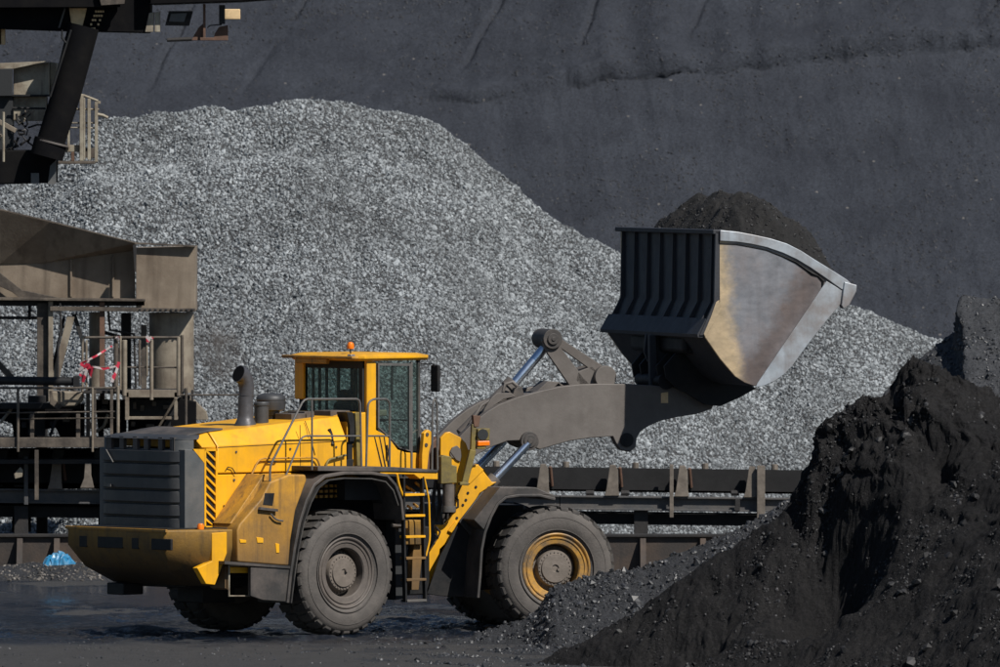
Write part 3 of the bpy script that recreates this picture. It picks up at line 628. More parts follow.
# seam handles, black marks
b = MB(); b.tube([rp(226,470,-1.02),rp(228,467,-1.03),rp(232,468,-1.03),rp(236,474,-1.03)], .008, 6); b.build('hood_latch', M['black'], LD)
b = MB(); b.tube([rp(223,512,-1.01),rp(224,517,-1.02),rp(221,520,-1.02)], .01, 6); b.tube([rp(224,505,-1.01),rp(224,519,-1.01)], .008, 6); b.build('panel_latch', M['black'], LD)
b = MB(); b.tube([rp(329,429,-.92),rp(331,434,-.93),rp(332.5,445,-1.01)], .028, 8); b.build('hood_slot', M['black'], LD)
b = MB(); b.tube([rp(305,421,-.85),rp(310,435,-1.0),rp(315,455,-1.01)], .006, 5); b.build('hood_cable', M['black'], LD)

for pts in ([(262,473.5),(262,500)], [(300,425),(300.5,471.5)], [(218,447.5),(345,441)]):
    b = MB(); b.tube([rp(u,v,-1.0) for u,v in pts], .006, 5); b.build('panel_seam', M['black'], LD)
for u, v in ((236,452),(290,449),(336,447),(234,480),(252,486),(226,540),(232,500)):
    b = MB(); p = rp(u,v,-1.0); b.tube([p+Vector((0,-.012,0)),p+Vector((0,.01,0))], .018, 10); b.build('panel_bolt', M['fender'], LD)
b = MB(); b.tube([rp(268,462,-1.0),rp(268,462,-1.04),rp(276,461.5,-1.04),rp(276,461.5,-1.0)], .012, 6); b.build('grab_handle', M['black'], LD)
# exhaust and air intake
zq = rz(245, 424, -.35)
p = rp(245.5, 424, -.35)
b = MB(); b.lathez([(.17,-.05),(.165,.0),(.13,.07),(.118,.13),(.112,.42)], (p.x,p.y,p.z), 24)
top = rp(246, 393, -.35)
b.tube([top+Vector((0,0,-.05)), rp(246.5,388,-.35), rp(245.5,381,-.35), rp(242.5,375.5,-.35), rp(238.5,373.5,-.35)], .112, 20, .135)
ex = b.build('exhaust_pipe', M['exhaust'], LD)
b = MB(); e0 = rp(238.5,373.5,-.35); e1 = rp(242.5,375.5,-.35); dv = (e0-e1).normalized(); b.tube([e0-dv*.02, e0+dv*.006], .122, 20); b.build('exhaust_mouth', M['soot'], ex)  # black disc caps the pipe, its colour standing in for a dark hollow
p = rp(271, 417, .1)
b = MB(); b.lathez([(.10,-.15),(.10,.02),(.13,.03),(.135,.09),(.21,.11),(.22,.14),(.225,.24),(.215,.25),(.225,.26),(.225,.29),(.20,.33),(.14,.36),(.01,.365)], (p.x,p.y,p.z), 28); b.build('air_pre_cleaner', M['grey_plastic'], LD)
p = rp(261.5, 419, -.35)
b = MB(); b.lathez([(.11,-.12),(.11,.20),(.12,.205),(.12,.24),(.105,.26),(.01,.262)], (p.x,p.y,p.z), 20); b.build('small_pre_cleaner', M['grey_plastic'], LD)
for (u, v, sx, sz) in ((289,417,.16,.06),(299,417,.1,.09),(308,420,.22,.05),(330,414,.2,.06)):
    p = rp(u, v, -.2); b = MB(); b.box(p.x-sx, p.x+sx, p.y-.25, p.y+.15, p.z-.15, p.z+sz); b.build('engine_cover_box', M['fender'], LD, bevel=.015)

# dirty tank / rear stair in front of the rear wheel arch
b = MB(); b.prism(FR.poly([(237.5,530),(240,524),(262,498),(270,482),(289,474.5),(306,474.5),(307,480),(296,510),(291,540),(289,566),(238,562)], -1.62), -1.62, -1.0); b.build('fuel_tank', M['yellow_dirty'], LD, bevel=.03)
b = MB(); b.prism(FR.poly([(263,505),(265.5,493),(275,493),(273,506)], -1.63), -1.626, -1.5); b.build('step_shade_plate', M['black'], LD, bevel=.01)  # black plate painted as the shade inside the step opening
b = MB(); b.prism(FR.poly([(259,507),(276,509),(276,511.5),(258,509.5)], -1.63), -1.68, -1.5); b.build('stair_tread', M['fender'], LD)
b = MB(); b.prism(FR.poly([(229,524),(236,524),(269,476),(263,474)], -1.4), -1.42, -1.0); b.build('stair_stringer', M['yellow_dirty'], LD, bevel=.015)
b = MB(); b.prism(FR.poly([(226,528),(236.5,523),(236.5,560),(226,563)], -1.35), -1.37, -1.0); b.build('stair_stringer', M['fender'], LD, bevel=.015)
for (u0,v0,u1,v1) in ((239,539,246,543),(256,537,263,543),(275,543,279,553)):
    b = MB(); b.prism(FR.poly([(u0,v0),(u1,v0+1),(u1,v1),(u0+1,v1)], -1.62), -1.632, -1.6); b.build('scraped_patch', M['yellow'], LD, bevel=.008)
b = MB(); b.prism(FR.poly([(223,561),(289,566),(289,568.5),(223,564)], -1.62), -1.66, -1.0); b.build('tank_sill', M['fender'], LD)
b = MB(); b.prism(FR.poly([(250,567),(289.5,568),(289,602),(262,600),(250,596)], -1.62), -1.64, -1.58); b.build('mud_flap', M['fender'], LD, bevel=.01)
b = MB(); b.tube([rp(229,565,-1.5),rp(229,596,-1.5),rp(249,596,-1.5),rp(249,566,-1.5),rp(229,565,-1.5)], .016, 8); st = b.build('rear_step', M['steel_pale'], LD)
b = MB(); b.prism(FR.poly([(230,567),(248,567.5),(248,573),(230,573)], -1.5), -1.5, -1.3); b.build('step_tread', M['yellow'], st)
b = MB(); b.prism(FR.poly([(225,566),(229,566),(229,590),(225,588)], -1.45), -1.45, -1.1); b.build('step_bracket', M['yellow_dirty'], LD)

# rear fender over the wheel: a bent strip with flange
def strip_part(F, name, path, lat0, lat1, th, m, flange=None, **k):
    b = MB(); pts = [Vector((x, 0, z)) for x, z in F.poly(path, lat0)]; n = len(pts)
    inn = []
    for i, p in enumerate(pts):
        t = (pts[min(i+1,n-1)]-pts[max(i-1,0)]).normalized(); nn = Vector((t.z, 0, -t.x)); inn.append(p+nn*th)
    rings = [[Vector((p.x,lat0,p.z)),Vector((q.x,lat0,q.z)),Vector((q.x,lat1,q.z)),Vector((p.x,lat1,p.z))] for p, q in zip(pts, inn)]
    b.loft(rings); return b.build(name, m, LD, **k)
strip_part(FR, 'rear_fender', [(287,603),(290,575),(294,548),(299,522),(306,500),(314,484),(325,475),(345,471.5),(372,471.5),(388,474),(397,484),(403,500),(405,520)], -1.68, -.98, .05, M['fender'], bevel=.012)
strip_part(FR, 'fender_flare', [(291,603),(294.5,575),(298.5,548),(304,522),(311,502),(319,487),(329,479.5),(345,477.5),(372,478),(386,481),(394,490),(399,505)], -1.70, -1.62, .02, M['rubber'])
b = MB(); b.prism(FR.poly([(298,600),(300,560),(306,520),(316,492),(326,480),(386,478),(404,510),(408,545),(407,598)], -1.02), -1.02, -1.0); b.build('arch_liner', M['soot'], LD)
b = MB(); b.prism(FR.poly([(345,478),(386,478),(404,510),(408,545),(407,598),(396,600),(395,520),(380,500),(345,500)], -1.25), -1.25, -1.03); b.build('fender_liner', M['interior'], LD)
p = rp(396,526,-1.3); b = MB(); b.tube([p+Vector((-.08,0,.01)), p+Vector((.10,0,-.01))], .03, 8); b.build('hose_end', M['fender'], LD)
b = MB(); x0, z0 = FR.at(312,498,-1.0); x1, z1 = FR.at(338,482,-1.0)
for i in range(5):
    for j in range(3): b.box(x0+(x1-x0)*i/5, x0+(x1-x0)*(i+.6)/5, -1.06,-1.03, z0+(z1-z0)*j/3, z0+(z1-z0)*(j+.55)/3)
b.build('radiator_mesh', M['yellow_dirty'], LD)['kind'] = 'stuff'

# platform deck and its yellow edge
b = MB(); b.prism(FR.poly([(318,466.5),(395,467),(438,469.8),(438,472.5),(395,471.5),(318,471)], -1.62), -1.62, -.86); b.build('platform_deck', M['fender'], LD, bevel=.008)
b = MB(); b.prism(FR.poly([(380,472),(438,472.8),(438,479.5),(420,479),(414,474.5),(380,474)], -1.60), -1.60, -1.35); b.build('platform_edge', M['yellow'], LD, bevel=.01)

# handrails
def rail(pts, lat, r=.017, m='rail', nm='handrail', par=None, F=FR, front=False):
    b = MB()
    pp = [F.p3(u, v, lat if not isinstance(lat, (list, tuple)) else lat[i]) for i, (u, v) in enumerate(pts)]
    out = [pp[0]]                                  # round the bends
    for i in range(1, len(pp)-1):
        a_, c_ = (pp[i-1]-pp[i]), (pp[i+1]-pp[i]); k = min(.07, a_.length*.4, c_.length*.4)
        out += [pp[i]+a_.normalized()*k, pp[i]+a_.normalized()*k*.3+c_.normalized()*k*.3, pp[i]+c_.normalized()*k]
    out.append(pp[-1]); b.tube(out, r, 8); return b.build(nm, M[m], par or LD, front=front)
rail([(270,514),(270,466),(304,399),(360,399),(361.5,467)], -1.58)
rail([(280,490),(302,436),(361,436)], -1.58, .014); rail([(312,399),(312,470)], -1.58, .015)
rail([(366,470),(368,403),(373,399),(387,399),(390,403),(389.5,470)], -1.58); rail([(367,436),(389.5,436)], -1.58, .014)
rail([(432,470),(432.5,404),(434.5,398),(437,404),(437.5,470)], -1.5)
rail([(228,525),(258,461),(262,458.5),(317,457.5),(321,470)], -1.05, .014, 'yellow_dirty')
rail([(326,466),(328,460),(346,455)], -1.04, .018, 'olive')
rail([(271,514),(276,520),(283,521)], -1.66, .014); 

# cab
xr, xf = rx(366.5,400,-.8), rx(420.5,400,-.8)
zf0, zfr = rz(390,470,-.8), rz(390,360,-.8)
CL = .80
b = MB(); b.prism(FR.poly([(367,360),(376.3,362),(376.3,430),(388,436),(393,443),(398,449.5),(407,452.5),(421,453),(421,470),(367,469)], -CL), -CL, -CL+.07); b.build('cab_side', M['yellow'], LD, bevel=.015)
b = MB(); b.prism([(xr,zf0),(xf,zf0),(xf,zf0+.28),(xr,zf0+.28)], CL-.07, CL); b.build('cab_side', M['yellow'], LD, bevel=.015)
b = MB(); b.prism([(xr+.02,zf0-.12),(xf-.02,zf0-.12),(xf-.02,zf0+.05),(xr+.02,zf0+.05)], -CL+.05, CL-.05); b.build('cab_floor', M['interior'], LD)
zw = rz(366, 416, -CL)
b = MB(); b.box(xr, xr+.06, -CL+.07, CL, zf0, zw-.02); b.build('cab_rear_wall', M['interior'], LD)
b = MB(); b.box(xf-.06, xf, -CL+.07, CL-.07, zf0, zf0+.35); b.build('cab_front_wall', M['interior'], LD)
def post(x0,x1,y0,y1,z0,z1,nm,m): 
    b = MB(); b.box(x0,x1,y0,y1,z0,z1); return b.build(nm, M[m], LD, bevel=.01)
post(xr, xr+.07, CL-.13, CL, zf0, zfr, 'cab_pillar', 'black')
post(xf-.06, xf, CL-.06, CL, zf0, zfr, 'cab_pillar', 'black'); post(xf-.05, xf, -CL, -CL+.05, zf0+.2, zfr, 'cab_pillar', 'fender')
post(xr-.02, xr+.05, -CL+.07, -CL+.17, zw-.04, zfr, 'cab_pillar', 'interior')
# far yellow corner cover
b = MB(); z0_, z1_ = rz(302,399,CL), rz(302,354,CL); b.box(xr-.06, xr-.0, CL-.17, CL+.04, z0_, z1_); b.build('corner_cover', M['yellow_dirty'] if 0 else M['yellow'], LD, bevel=.02)
# rear window with mullions
b = MB(); b.box(xr+.01, xr+.02, -CL+.12, CL-.13, zw, zfr-.03); b.build('rear_window', M['glass_dark'], LD, smooth=0)
for l in (CL-.30, CL-.62, -CL+.28):
    b = MB(); b.box(xr+.022, xr+.05, l-.02, l+.02, zw, zfr-.03); b.build('window_mullion', M['interior'], LD)
b = MB(); b.box(xr-.01, xr+.05, -CL+.07, CL-.1, zfr-.13, zfr-.01); b.build('rear_visor', M['interior'], LD)
b = MB(); b.box(xr-.02, xr+.04, -CL+.1, CL-.1, zw-.10, zw+.03); b.build('window_sill', M['black'], LD)
# door: frame + glass
dp = [(377.5,363),(410.5,363.5),(410.5,451.5),(399,448),(393,441.5),(385,434),(377.5,427.5)]
b = MB(); q = FR.poly(dp, -CL); cxq = sum(a_[0] for a_ in q)/len(q); czq = sum(a_[1] for a_ in q)/len(q)
qi = [(cxq+(x-cxq)*.90, czq+(z-czq)*.955) for x, z in q]
b.add([Vector((x,-CL-.012,z)) for x,z in q]+[Vector((x,-CL-.012,z)) for x,z in qi]+[Vector((x,-CL+.03,z)) for x,z in q]+[Vector((x,-CL+.03,z)) for x,z in qi],
      [(i,(i+1)%7,(i+1)%7+7,i+7) for i in range(7)]+[(i+14,(i+1)%7+14,(i+1)%7+21,i+21) for i in range(7)]+[(i,(i+1)%7,(i+1)%7+14,i+14) for i in range(7)]+[(i+7,(i+1)%7+7,(i+1)%7+21,i+21) for i in range(7)])
door = b.build('door', M['rail'], LD, label='glazed cab door in a grey frame')
b = MB(); b.prism(qi, -CL+.0, -CL+.008); b.build('door_glass', M['glass'], door, smooth=0)
b = MB(); b.bar(FR.p3(392,366,-CL+.02), FR.p3(392,400,-CL+.02), .03, .02); b.build('door_bar', M['black'], door); b = MB(); b.bar(FR.p3(378,420,-CL+.01), FR.p3(410,420,-CL+.01), .02,.02); b.build('door_bar', M['black'], door)
b = MB(); b.tube([rp(387,445,-CL-.02),rp(388,452,-CL-.04),rp(387,459,-CL-.02)], .014, 6); b.build('door_handle', M['black'], door)
b = MB(); b.prism(FR.poly([(411.8,363),(418.8,364),(418.8,448),(416,451.5),(411.8,451.5)], -CL), -CL+.0, -CL+.01); b.build('quarter_window', M['glass'], LD, smooth=0)
b = MB(); b.bar(FR.p3(411.2,362,-CL), FR.p3(411.2,470,-CL), .035, .03); b.build('door_post', M['rail'], LD)
b = MB(); b.box(xf-.03, xf-.02, -CL+.06, CL-.07, zf0+.35, zfr); b.build('front_window', M['glass'], LD, smooth=0)
b = MB(); b.box(xr+.1, xf-.07, CL-.03, CL-.02, zf0+.28, zfr); b.build('far_window', M['glass'], LD, smooth=0)
for k in (.35,.7):
    b = MB(); b.box(xr+(xf-xr)*k-.02, xr+(xf-xr)*k+.02, CL-.06, CL-.03, zf0+.28, zfr); b.build('window_mullion', M['interior'], LD)
# roof
zr0 = rz(400, 360.5, -.85)
def rr(x0,x1,l,c,z): return [Vector((x0,-l+c,z)),Vector((x0+c,-l,z)),Vector((x1-c,-l,z)),Vector((x1,-l+c,z)),Vector((x1,l-c,z)),Vector((x1-c,l,z)),Vector((x0+c,l,z)),Vector((x0,l-c,z))]
x0_, x1_ = rx(361,357,-.86), rx(431,357,-.86)
b = MB(); b.loft([rr(x0_+.05,x1_-.03,.83,.03,zr0), rr(x0_,x1_,.87,.07,zr0+.035), rr(x0_,x1_,.87,.07,zr0+.075), rr(x0_+.1,x1_-.12,.78,.1,zr0+.11)]); b.build('cab_roof', M['yellow'], LD, bevel=.008)
b = MB(); b.box(x0_-.13, x0_+.06, -.80,.88, zr0+.03, zr0+.075); b.build('roof_rear_edge', M['yellow_dirty'], LD, bevel=.015)
b = MB(); b.box(x0_-.10, x0_-.02, -.15,.58, zr0-.05, zr0+.03); b.build('roof_vent', M['yellow_dirty'], LD, bevel=.015)
b = MB(); p = rp(351,357,-.7); b.box(p.x-.04,p.x+.05,p.y-.05,p.y+.05,p.z-.04,p.z+.04); b.build('work_light', M['lens'], LD, bevel=.015)
# beacon
p = rp(350, 352, 0.1); zb = zr0+.10
pb = rp(350.5, 346.5, -.45)
b = MB(); b.tube([(pb.x,pb.y,zr0+.05),(pb.x,pb.y,pb.z)], .012, 8); bs = b.build('beacon', M['black'], LD)
b = MB(); b.lathez([(.05,-.035),(.055,-.01),(.055,.025),(.042,.055),(.02,.068),(.005,.07)], (pb.x,pb.y,pb.z), 16); b.build('beacon_lens', M['orange'], bs)
# seat, console, steering
xs_ = (xr+xf)/2
b = MB(); b.box(xs_-.25,xs_+.2,-.28,.24,zf0+.35,zf0+.5); b.box(xs_-.36,xs_-.22,-.26,.22,zf0+.4,zf0+1.02); b.box(xs_-.35,xs_-.25,-.14,.1,zf0+1.02,zf0+1.22); b.build('operator_seat', M['interior'], LD, bevel=.04)
b = MB(); b.tube([(xs_+.45,0,zf0+.1),(xs_+.28,0,zf0+.72)], .04, 8); b.lathez([(.19,0),(.2,.02),(.19,.04)], (xs_+.27,0,zf0+.72), 18); b.build('steering_column', M['interior'], LD)
b = MB(); p = rp(383,413,-.7); b.box(p.x-.09,p.x+.09,p.y,p.y+.1,p.z-.05,p.z+.05); b.build('control_console', M['steel_pale'], LD, bevel=.02)
# decals stripes on the cab side (flat print)
for du in (0, 5, 9.5):
    b = MB(); b.prism(FR.poly([(374+du,437),(375+du,437),(382.5+du*.7,467),(381+du*.7,467)], -CL), -CL-.004, -CL+.002); b.build('stripe', M['black'], LD, smooth=0)
# lower cab structure between hood and door
b = MB(); b.prism(FR.poly([(347,418),(366,412),(366,468),(347,466)], -.9), -.9, .9); b.build('cab_mount', M['yellow'], LD, bevel=.015)
b = MB(); b.prism(FR.poly([(346,412),(352,412),(357,425),(353,444),(349,444),(349,425)], -.93), -.95, -.7); b.build('cab_bracket', M['black'], LD, bevel=.01)
b = MB(); b.prism(FR.poly([(347,442),(352,442),(352,466),(347,466)], -.93), -.95, -.88); b.prism(FR.poly([(341,460),(352,459),(352,466),(341,466)], -.93), -.97, -.9); b.build('hinge_block', M['black'], LD, bevel=.01)
b = MB(); b.prism(FR.poly([(355,413),(360,412),(361,466),(357,466)], -.97), -.98, -.9); b.build('cab_bracket', M['olive'], LD, bevel=.01)
# mirror
b = MB(); b.tube([rp(421,364,-.82),rp(434,364,-1.0),rp(434.5,368,-1.0)], .012, 6); mi = b.build('mirror', M['black'], LD)
b = MB(); p = rp(435.5,378,-1.0); b.box(p.x-.03,p.x+.03,p.y-.09,p.y+.09,p.z-.21,p.z+.20); b.build('mirror_head', M['black'], mi, bevel=.02)
# front post bracket of the cab platform
b = MB(); b.prism(FR.poly([(421,470),(421,455),(423,433),(427,429.5),(431,432),(431.5,438),(428,452),(426,470)], -.92), -.95, -.87); b.build('cab_front_bracket', M['yellow'], LD, bevel=.01)
b = MB(); p = rp(427.5,434.5,-.96); b.tube([p,p+Vector((0,.02,0))], .03, 12); b.build('bracket_bolt', M['fender'], LD); b = MB(); p = rp(426.5,445,-.96); b.tube([p,p+Vector((0,.02,0))], .03, 12); b.build('bracket_bolt', M['fender'], LD)
b = MB(); b.prism(FR.poly([(424,470),(428,445),(438,436),(440,470)], -.7), -.72, -.4); b.build('joint_hoses', M['rust'], LD, bevel=.02)
# ladder
la = MB()
for pts in ([(403,478),(403.5,540),(405,602)], [(421.5,478),(423,530),(425,602)]):
    p = [rp(u,v,-1.6) for u,v in pts]; la.bar(p[0],p[1],.03,.07); la.bar(p[1],p[2],.035,.07)
lad = la.build('ladder', M['black'], LD, label='boarding ladder with six rungs')
for v, c in ((495,'yellow'),(516,'yellow'),(537,'yellow'),(558.5,'yellow_dirty'),(580,'yellow_dirty'),(601,'rail')):
    b = MB(); p0, p1 = rp(402.5+(v-480)*.02,v,-1.6), rp(422+(v-480)*.02,v,-1.6); b.box(p0.x,p1.x,-1.66,-1.50,p0.z-.018,p0.z+.02); b.build('rung', M[c], lad, bevel=.006)
rail([(424,476),(429,500),(430,540),(426,556)], -1.62, .014, 'yellow'); rail([(397,474),(399,486),(404,498)], -1.6, .02, 'yellow')
# battery box and things behind the ladder
b = MB(); b.prism(FR.poly([(404,520),(424,520),(424,545),(404,545)], -1.3), -1.3, -1.0); b.build('battery_box', M['yellow_worn'], LD, bevel=.02)
b = MB(); b.box(1.3,2.2,-1.0,-.5,.55,1.6); b.build('side_tank', M['black'], LD, bevel=.03)
b = MB(); b.prism(FR.poly([(416,528),(424,528),(421,560),(418,590),(411,590),(412,556)], -1.2), -1.22, -1.1); b.build('frame_rib', M['yellow_dirty'], LD, bevel=.01)
b = MB(); b.prism(FR.poly([(403,478),(424,478),(424,492),(403,492)], -1.3), -1.3, -1.2); b.build('pump_cover', M['black'], LD)
for (u,v) in ((408,487),(413,490),(418,484),(410,507),(416,505)):
    b = MB(); p = rp(u,v,-1.34); b.tube([p+Vector((-.05,0,.02)),p+Vector((.05,.02,-.03))], .02, 6); b.build('hydraulic_fitting', M['yellow_dirty'], LD)

# articulation joint
dj = Vector((HALF, 0, 0))
b = MB(); b.lathez([(.18,.5),(.18,1.75)], (HALF,0,0), 16); b.box(HALF-.5,HALF+.1,-.4,.4,.62,.72); b.box(HALF-.5,HALF+.1,-.4,.4,1.5,1.62); b.build('articulation_joint', M['black'], LD, bevel=.01)

# ---- front frame
def fp(u, v, lat): return FF.p3(u, v, lat)
def fx(u, v, lat): return FF.at(u, v, lat)
def fpart(nm, m, polys, y0, y1, lat=None, bevel=.012, **k):
    b = MB()
    for q in polys: b.prism(FF.poly(q, lat if lat is not None else y0), y0, y1)
    return b.build(nm, M[m], LD, bevel=bevel, front=True, **k)
b = MB(); b.box(-1.9,.7,-.5,.5,.6,1.3); b.box(-1.5,-.2,-.62,.62,.9,1.9); b.build('front_chassis', M['black'], LD, bevel=.02, front=True)
low = [(456,478),(478,464),(492,482),(497,482),(480,493),(454,535),(440,549),(434,590),(425,595),(424.5,590),(427,556),(438,539),(436,525),(446,525),(455,511)]
fpart('frame_side', 'yellow', [low], -.78, -.66)
fpart('frame_side', 'yellow', [low], .66, .78, lat=.78)
tow = [(440.5,484),(440.5,438),(446,432.5),(450,431.8),(454,434),(460,437),(466,443),(469,451),(467,462),(463,476),(472,466),(478,464.5),(484,470),(470,484)]
fpart('tower_plate', 'yellow', [tow], -.80, -.72); fpart('tower_plate', 'yellow', [[(x, z) for x, z in tow]], .72, .80, lat=.80)
fpart('tower_plate', 'yellow', [[(452,437),(462,440),(467,451),(463,470),(452,470)]], -.42, -.36)
b = MB(); p = fp(455,453,-.82); b.prism(FF.poly([(450,452),(452,447.5),(457,445.5),(460.5,449),(461.5,456),(460,462),(456,460)], -.82), -.83, -.79); b.tube([p,p+Vector((0,1.64,0))], .085, 16); b.build('arm_pivot_pin', M['arm'], LD, bevel=.01, front=True)
fpart('valve_block', 'olive', [[(441,457),(444,455),(452,457),(452,465),(457,466),(457,483),(441,484)]], -1.0, -.82)
b = MB(); p0, p1 = fp(448.5,484,-.92), fp(448.5,510,-.92); b.tube([p0,p1], .09, 20); acc = b.build('accumulator', M['rim_grey'], LD, front=True)
b = MB(); b.tube([fp(448.5,506,-.92),fp(448.5,512,-.92)], .11, 20); b.build('accumulator_clamp', M['rail'], acc)
for pts in ([(455,497),(458,500),(458,507),(453,510)], [(436,527),(440,532),(438,538),(435,534)]):
    b = MB(); b.tube([fp(u,v,-.84) for u,v in pts], .018, 8); b.build('hydraulic_hose', M['black'], LD, front=True)
for pts in ([(443,514),(444,522),(441,532)], [(448,513),(448,528),(444,545)], [(436,480),(433,500),(434,520)], [(438,480),(440,505),(437,522)]):
    b = MB(); b.tube([fp(u,v,-.65) for u,v in pts], .03, 8); b.build('hydraulic_hose', M['rubber'], LD, front=True)
b = MB()
for (u,v) in ((468,493),(463,505),(457,518),(450,530),(476,487),(466,500)):
    p = fp(u,v,-.79); b.tube([p,p+Vector((0,.02,0))], .022, 8)
b.build('frame_bolt', M['black'], LD, front=True)
fpart('frame_pad', 'yellow', [[(452,526),(456,521),(459,525),(453,534),(448,531)]], -.82, -.78)
fpart('frame_rail', 'yellow_dirty', [[(462,482),(466,480),(453,500),(452,510),(448.5,512)]], -.80, -.77)
# headlight on its post
b = MB(); b.bar(fp(464,484,-1.0), fp(472.5,450,-1.0), .10, .08); b.bar(fp(472.5,452,-1.0), fp(473.5,424,-1.0), .075, .07); b.bar(fp(459,483.5,-1.0), fp(468,484,-1.0), .05, .1); b.build('lamp_post', M['olive'], LD, bevel=.01, front=True)
fpart('lamp_bracket', 'rust', [[(473,415),(481,416),(480,421),(479,427),(474,427)]], -1.05, -.95)
b = MB(); b.prism(FF.poly([(476.5,429),(489,428),(488.5,440.5),(476.5,440.5)], -1.02), -1.08, -.88); hb = b.build('headlight', M['olive'], LD, bevel=.015, front=True)
b = MB(); p = fp(483,434.5,-1.09); b.tube([p,p+Vector((0,.03,0))], .085, 20); b.build('headlight_lens', M['interior'], hb)
b = MB(); b.prism(FF.poly([(476.5,441),(488.5,440.8),(488.5,445.5),(476.5,446)], -1.02), -1.09, -.9); b.build('indicator', M['orange'], hb, bevel=.01)
b = MB(); b.prism(FF.poly([(476,446.3),(486,446),(484,449),(476,449)], -1.02), -1.07, -.9); b.build('lamp_base', M['olive'], hb, bevel=.01)

# front fender
strip_part(FF, 'front_fender', [(477,598),(479,575),(480.5,550),(484,532),(490,516),(497,503),(506,496),(520,494),(540,494),(556,498)], -1.68, -.50, .045, M['fender'], front=True, bevel=.012)
fpart('fender_side', 'fender', [[(482,492),(500,487.5),(536,487.5),(554,495),(556,499),(540,495),(520,495),(506,497),(497,504),(490,517),(484,533),(481,548),(459,522)]], -1.05, -1.0, lat=-1.05)
fpart('fender_top', 'fender', [[(500,487.3),(536,487.5),(552,495),(520,494.5),(506,496),(497,503),(490,516),(484,530),(474,520)]], -1.66, -1.06, lat=-1.66)
fpart('fender_apron', 'black', [[(481,548),(478,598),(440,596),(427,594),(440,556),(459,522),(470,520)]], -1.0, -.95, lat=-1.0)

# ---- lift arms
arm = [(449,462),(452,446),(462,434),(475,421),(488,411),(500,404),(520,396.5),(540,391),(560,386.5),(580,384.3),(600,383.8),(628,384),(655,385.5),(690,388),(708,391),(716,399),(712,409),(697,414),(678,417),(660,421),(649,426),(641,431),(637,438),(636,447),(630,452),(621,450),(616,443),(613,436.5),(590,438),(570,441),(552,446),(540,449.5),(534,447),(528,441),(520,440.5),(508,441),(494,446),(480,453),(470,459),(458,466)]
fpart('lift_arm', 'arm', [arm], -.60, -.44, bevel=.015, label='near plate of the raised grey lift arm')
arm_far = [q for q in arm if not (q[1] > 430 and 612 < q[0] < 650)]
fpart('lift_arm', 'arm', [arm_far], .44, .60, lat=-.60, bevel=.015, label='far plate of the raised grey lift arm')
web_top = [(500,407),(540,394),(580,387.5),(628,387),(690,391),(690,396),(628,391.5),(580,392),(540,399),(500,413)]
b = MB(); b.prism(FF.poly(web_top, -.60), -.44, .44); b.build('arm_top_web', M['arm'], LD, front=True)
b = MB(); b.prism(FF.poly([(500,441),(550,442),(610,433),(640,427),(690,411),(690,405),(640,420),(610,427),(550,436),(500,435)], -.60), -.44, .44); b.build('arm_bottom_web', M['arm'], LD, front=True)
b = MB(); p = fp(530,441,-.66); b.tube([p,p+Vector((0,.07,0))], .145, 20); b.tube([p+Vector((0,-.02,0)),p+Vector((0,.01,0))], .10, 20); b.tube([p+Vector((0,-.035,0)),p], .045, 12); b.build('cylinder_pin', M['fender'], LD, bevel=.008, front=True)
b = MB(); p = fp(627,440,-.62); b.tube([p,p+Vector((0,.03,0))], .11, 16); b.build('arm_stop', M['black'], LD, front=True)
b = MB(); p = fp(666,381,-.62); b.tube([p,p+Vector((0,1.24,0))], .10, 16); b.lathe([(.13,-.02),(.13,.0),(.10,.0)], (p.x,-.62,p.z), 16); b.build('bucket_pin', M['black'], LD, front=True)
b = MB(); b.prism(FF.poly([(661,393),(668,392),(668,403),(661,403)], -.60), -.606, -.59); b.build('warning_sticker', M['tan'], LD, smooth=0, front=True)
# tilt cylinder
c0, c1, c2 = fp(462,436,-.10), fp(513,385,-.10), fp(552,339,-.10)
b = MB(); b.tube([c0,c1], .125, 20); b.tube([c1-(c1-c0).normalized()*.1,c1+(c1-c0).normalized()*.03], .15, 20); tc_ = b.build('tilt_cylinder', M['arm'], LD, bevel=.01, front=True)
b = MB(); b.tube([c1,c2], .072, 18); b.build('tilt_rod', M['chrome'], tc_)
fpart('hose_guard', 'arm', [[(480,420),(485,408),(492,397),(497,393),(512,393),(516,397),(504,399),(494,406),(487,415),(482,424)]], -.42, -.34)
fpart('cylinder_clamp', 'fender', [[(512,397),(515,388),(522,386),(524,394),(519,399)]], -.36, -.2)
for pts in ([(470,424),(482,405),(497,396),(512,396)], [(485,419),(500,404),(515,399)], [(503,392),(505,384),(512,382),(517,386)]):
    b = MB(); b.tube([fp(u,v,-.36) for u,v in pts], .028, 8); b.build('hydraulic_hose', M['arm'], LD, front=True)
# bellcrank
def crank(lat):
    b = MB()
    b.prism(FF.poly([(542,341),(545,333),(552,329),(559,332),(563,340),(600,364),(613,372),(614,386),(596,386),(594,372),(562,349),(584,378),(592,386),(570,386),(548,354)], lat), lat, lat+.07)
    return b
for l in (-.33, .12):
    crank(l).build('bellcrank', M['arm'], LD, bevel=.01, front=True)
fpart('bellcrank_web', 'arm', [[(578,372),(592,366),(598,372),(598,386),(580,386),(576,380)]], -.33, .2, bevel=.01)
b = MB(); p = fp(553,339,-.38); b.tube([p,p+Vector((0,.6,0))], .155, 20); b.tube([p+Vector((0,-.03,0)),p], .09, 16); b.tube([p+Vector((0,-.045,0)),p], .035, 10); b.build('bellcrank_pin', M['fender'], LD, bevel=.01, front=True)
b = MB(); p = fp(606,377,-.44); b.tube([p,p+Vector((0,.88,0))], .175, 22); b.build('bellcrank_tube', M['arm'], LD, bevel=.01, front=True)
fpart('arm_gusset', 'arm', [[(560,388),(575,386),(584,378),(590,388)], [(536,392),(548,381),(560,382),(552,390)]], -.3, .1, bevel=.01)
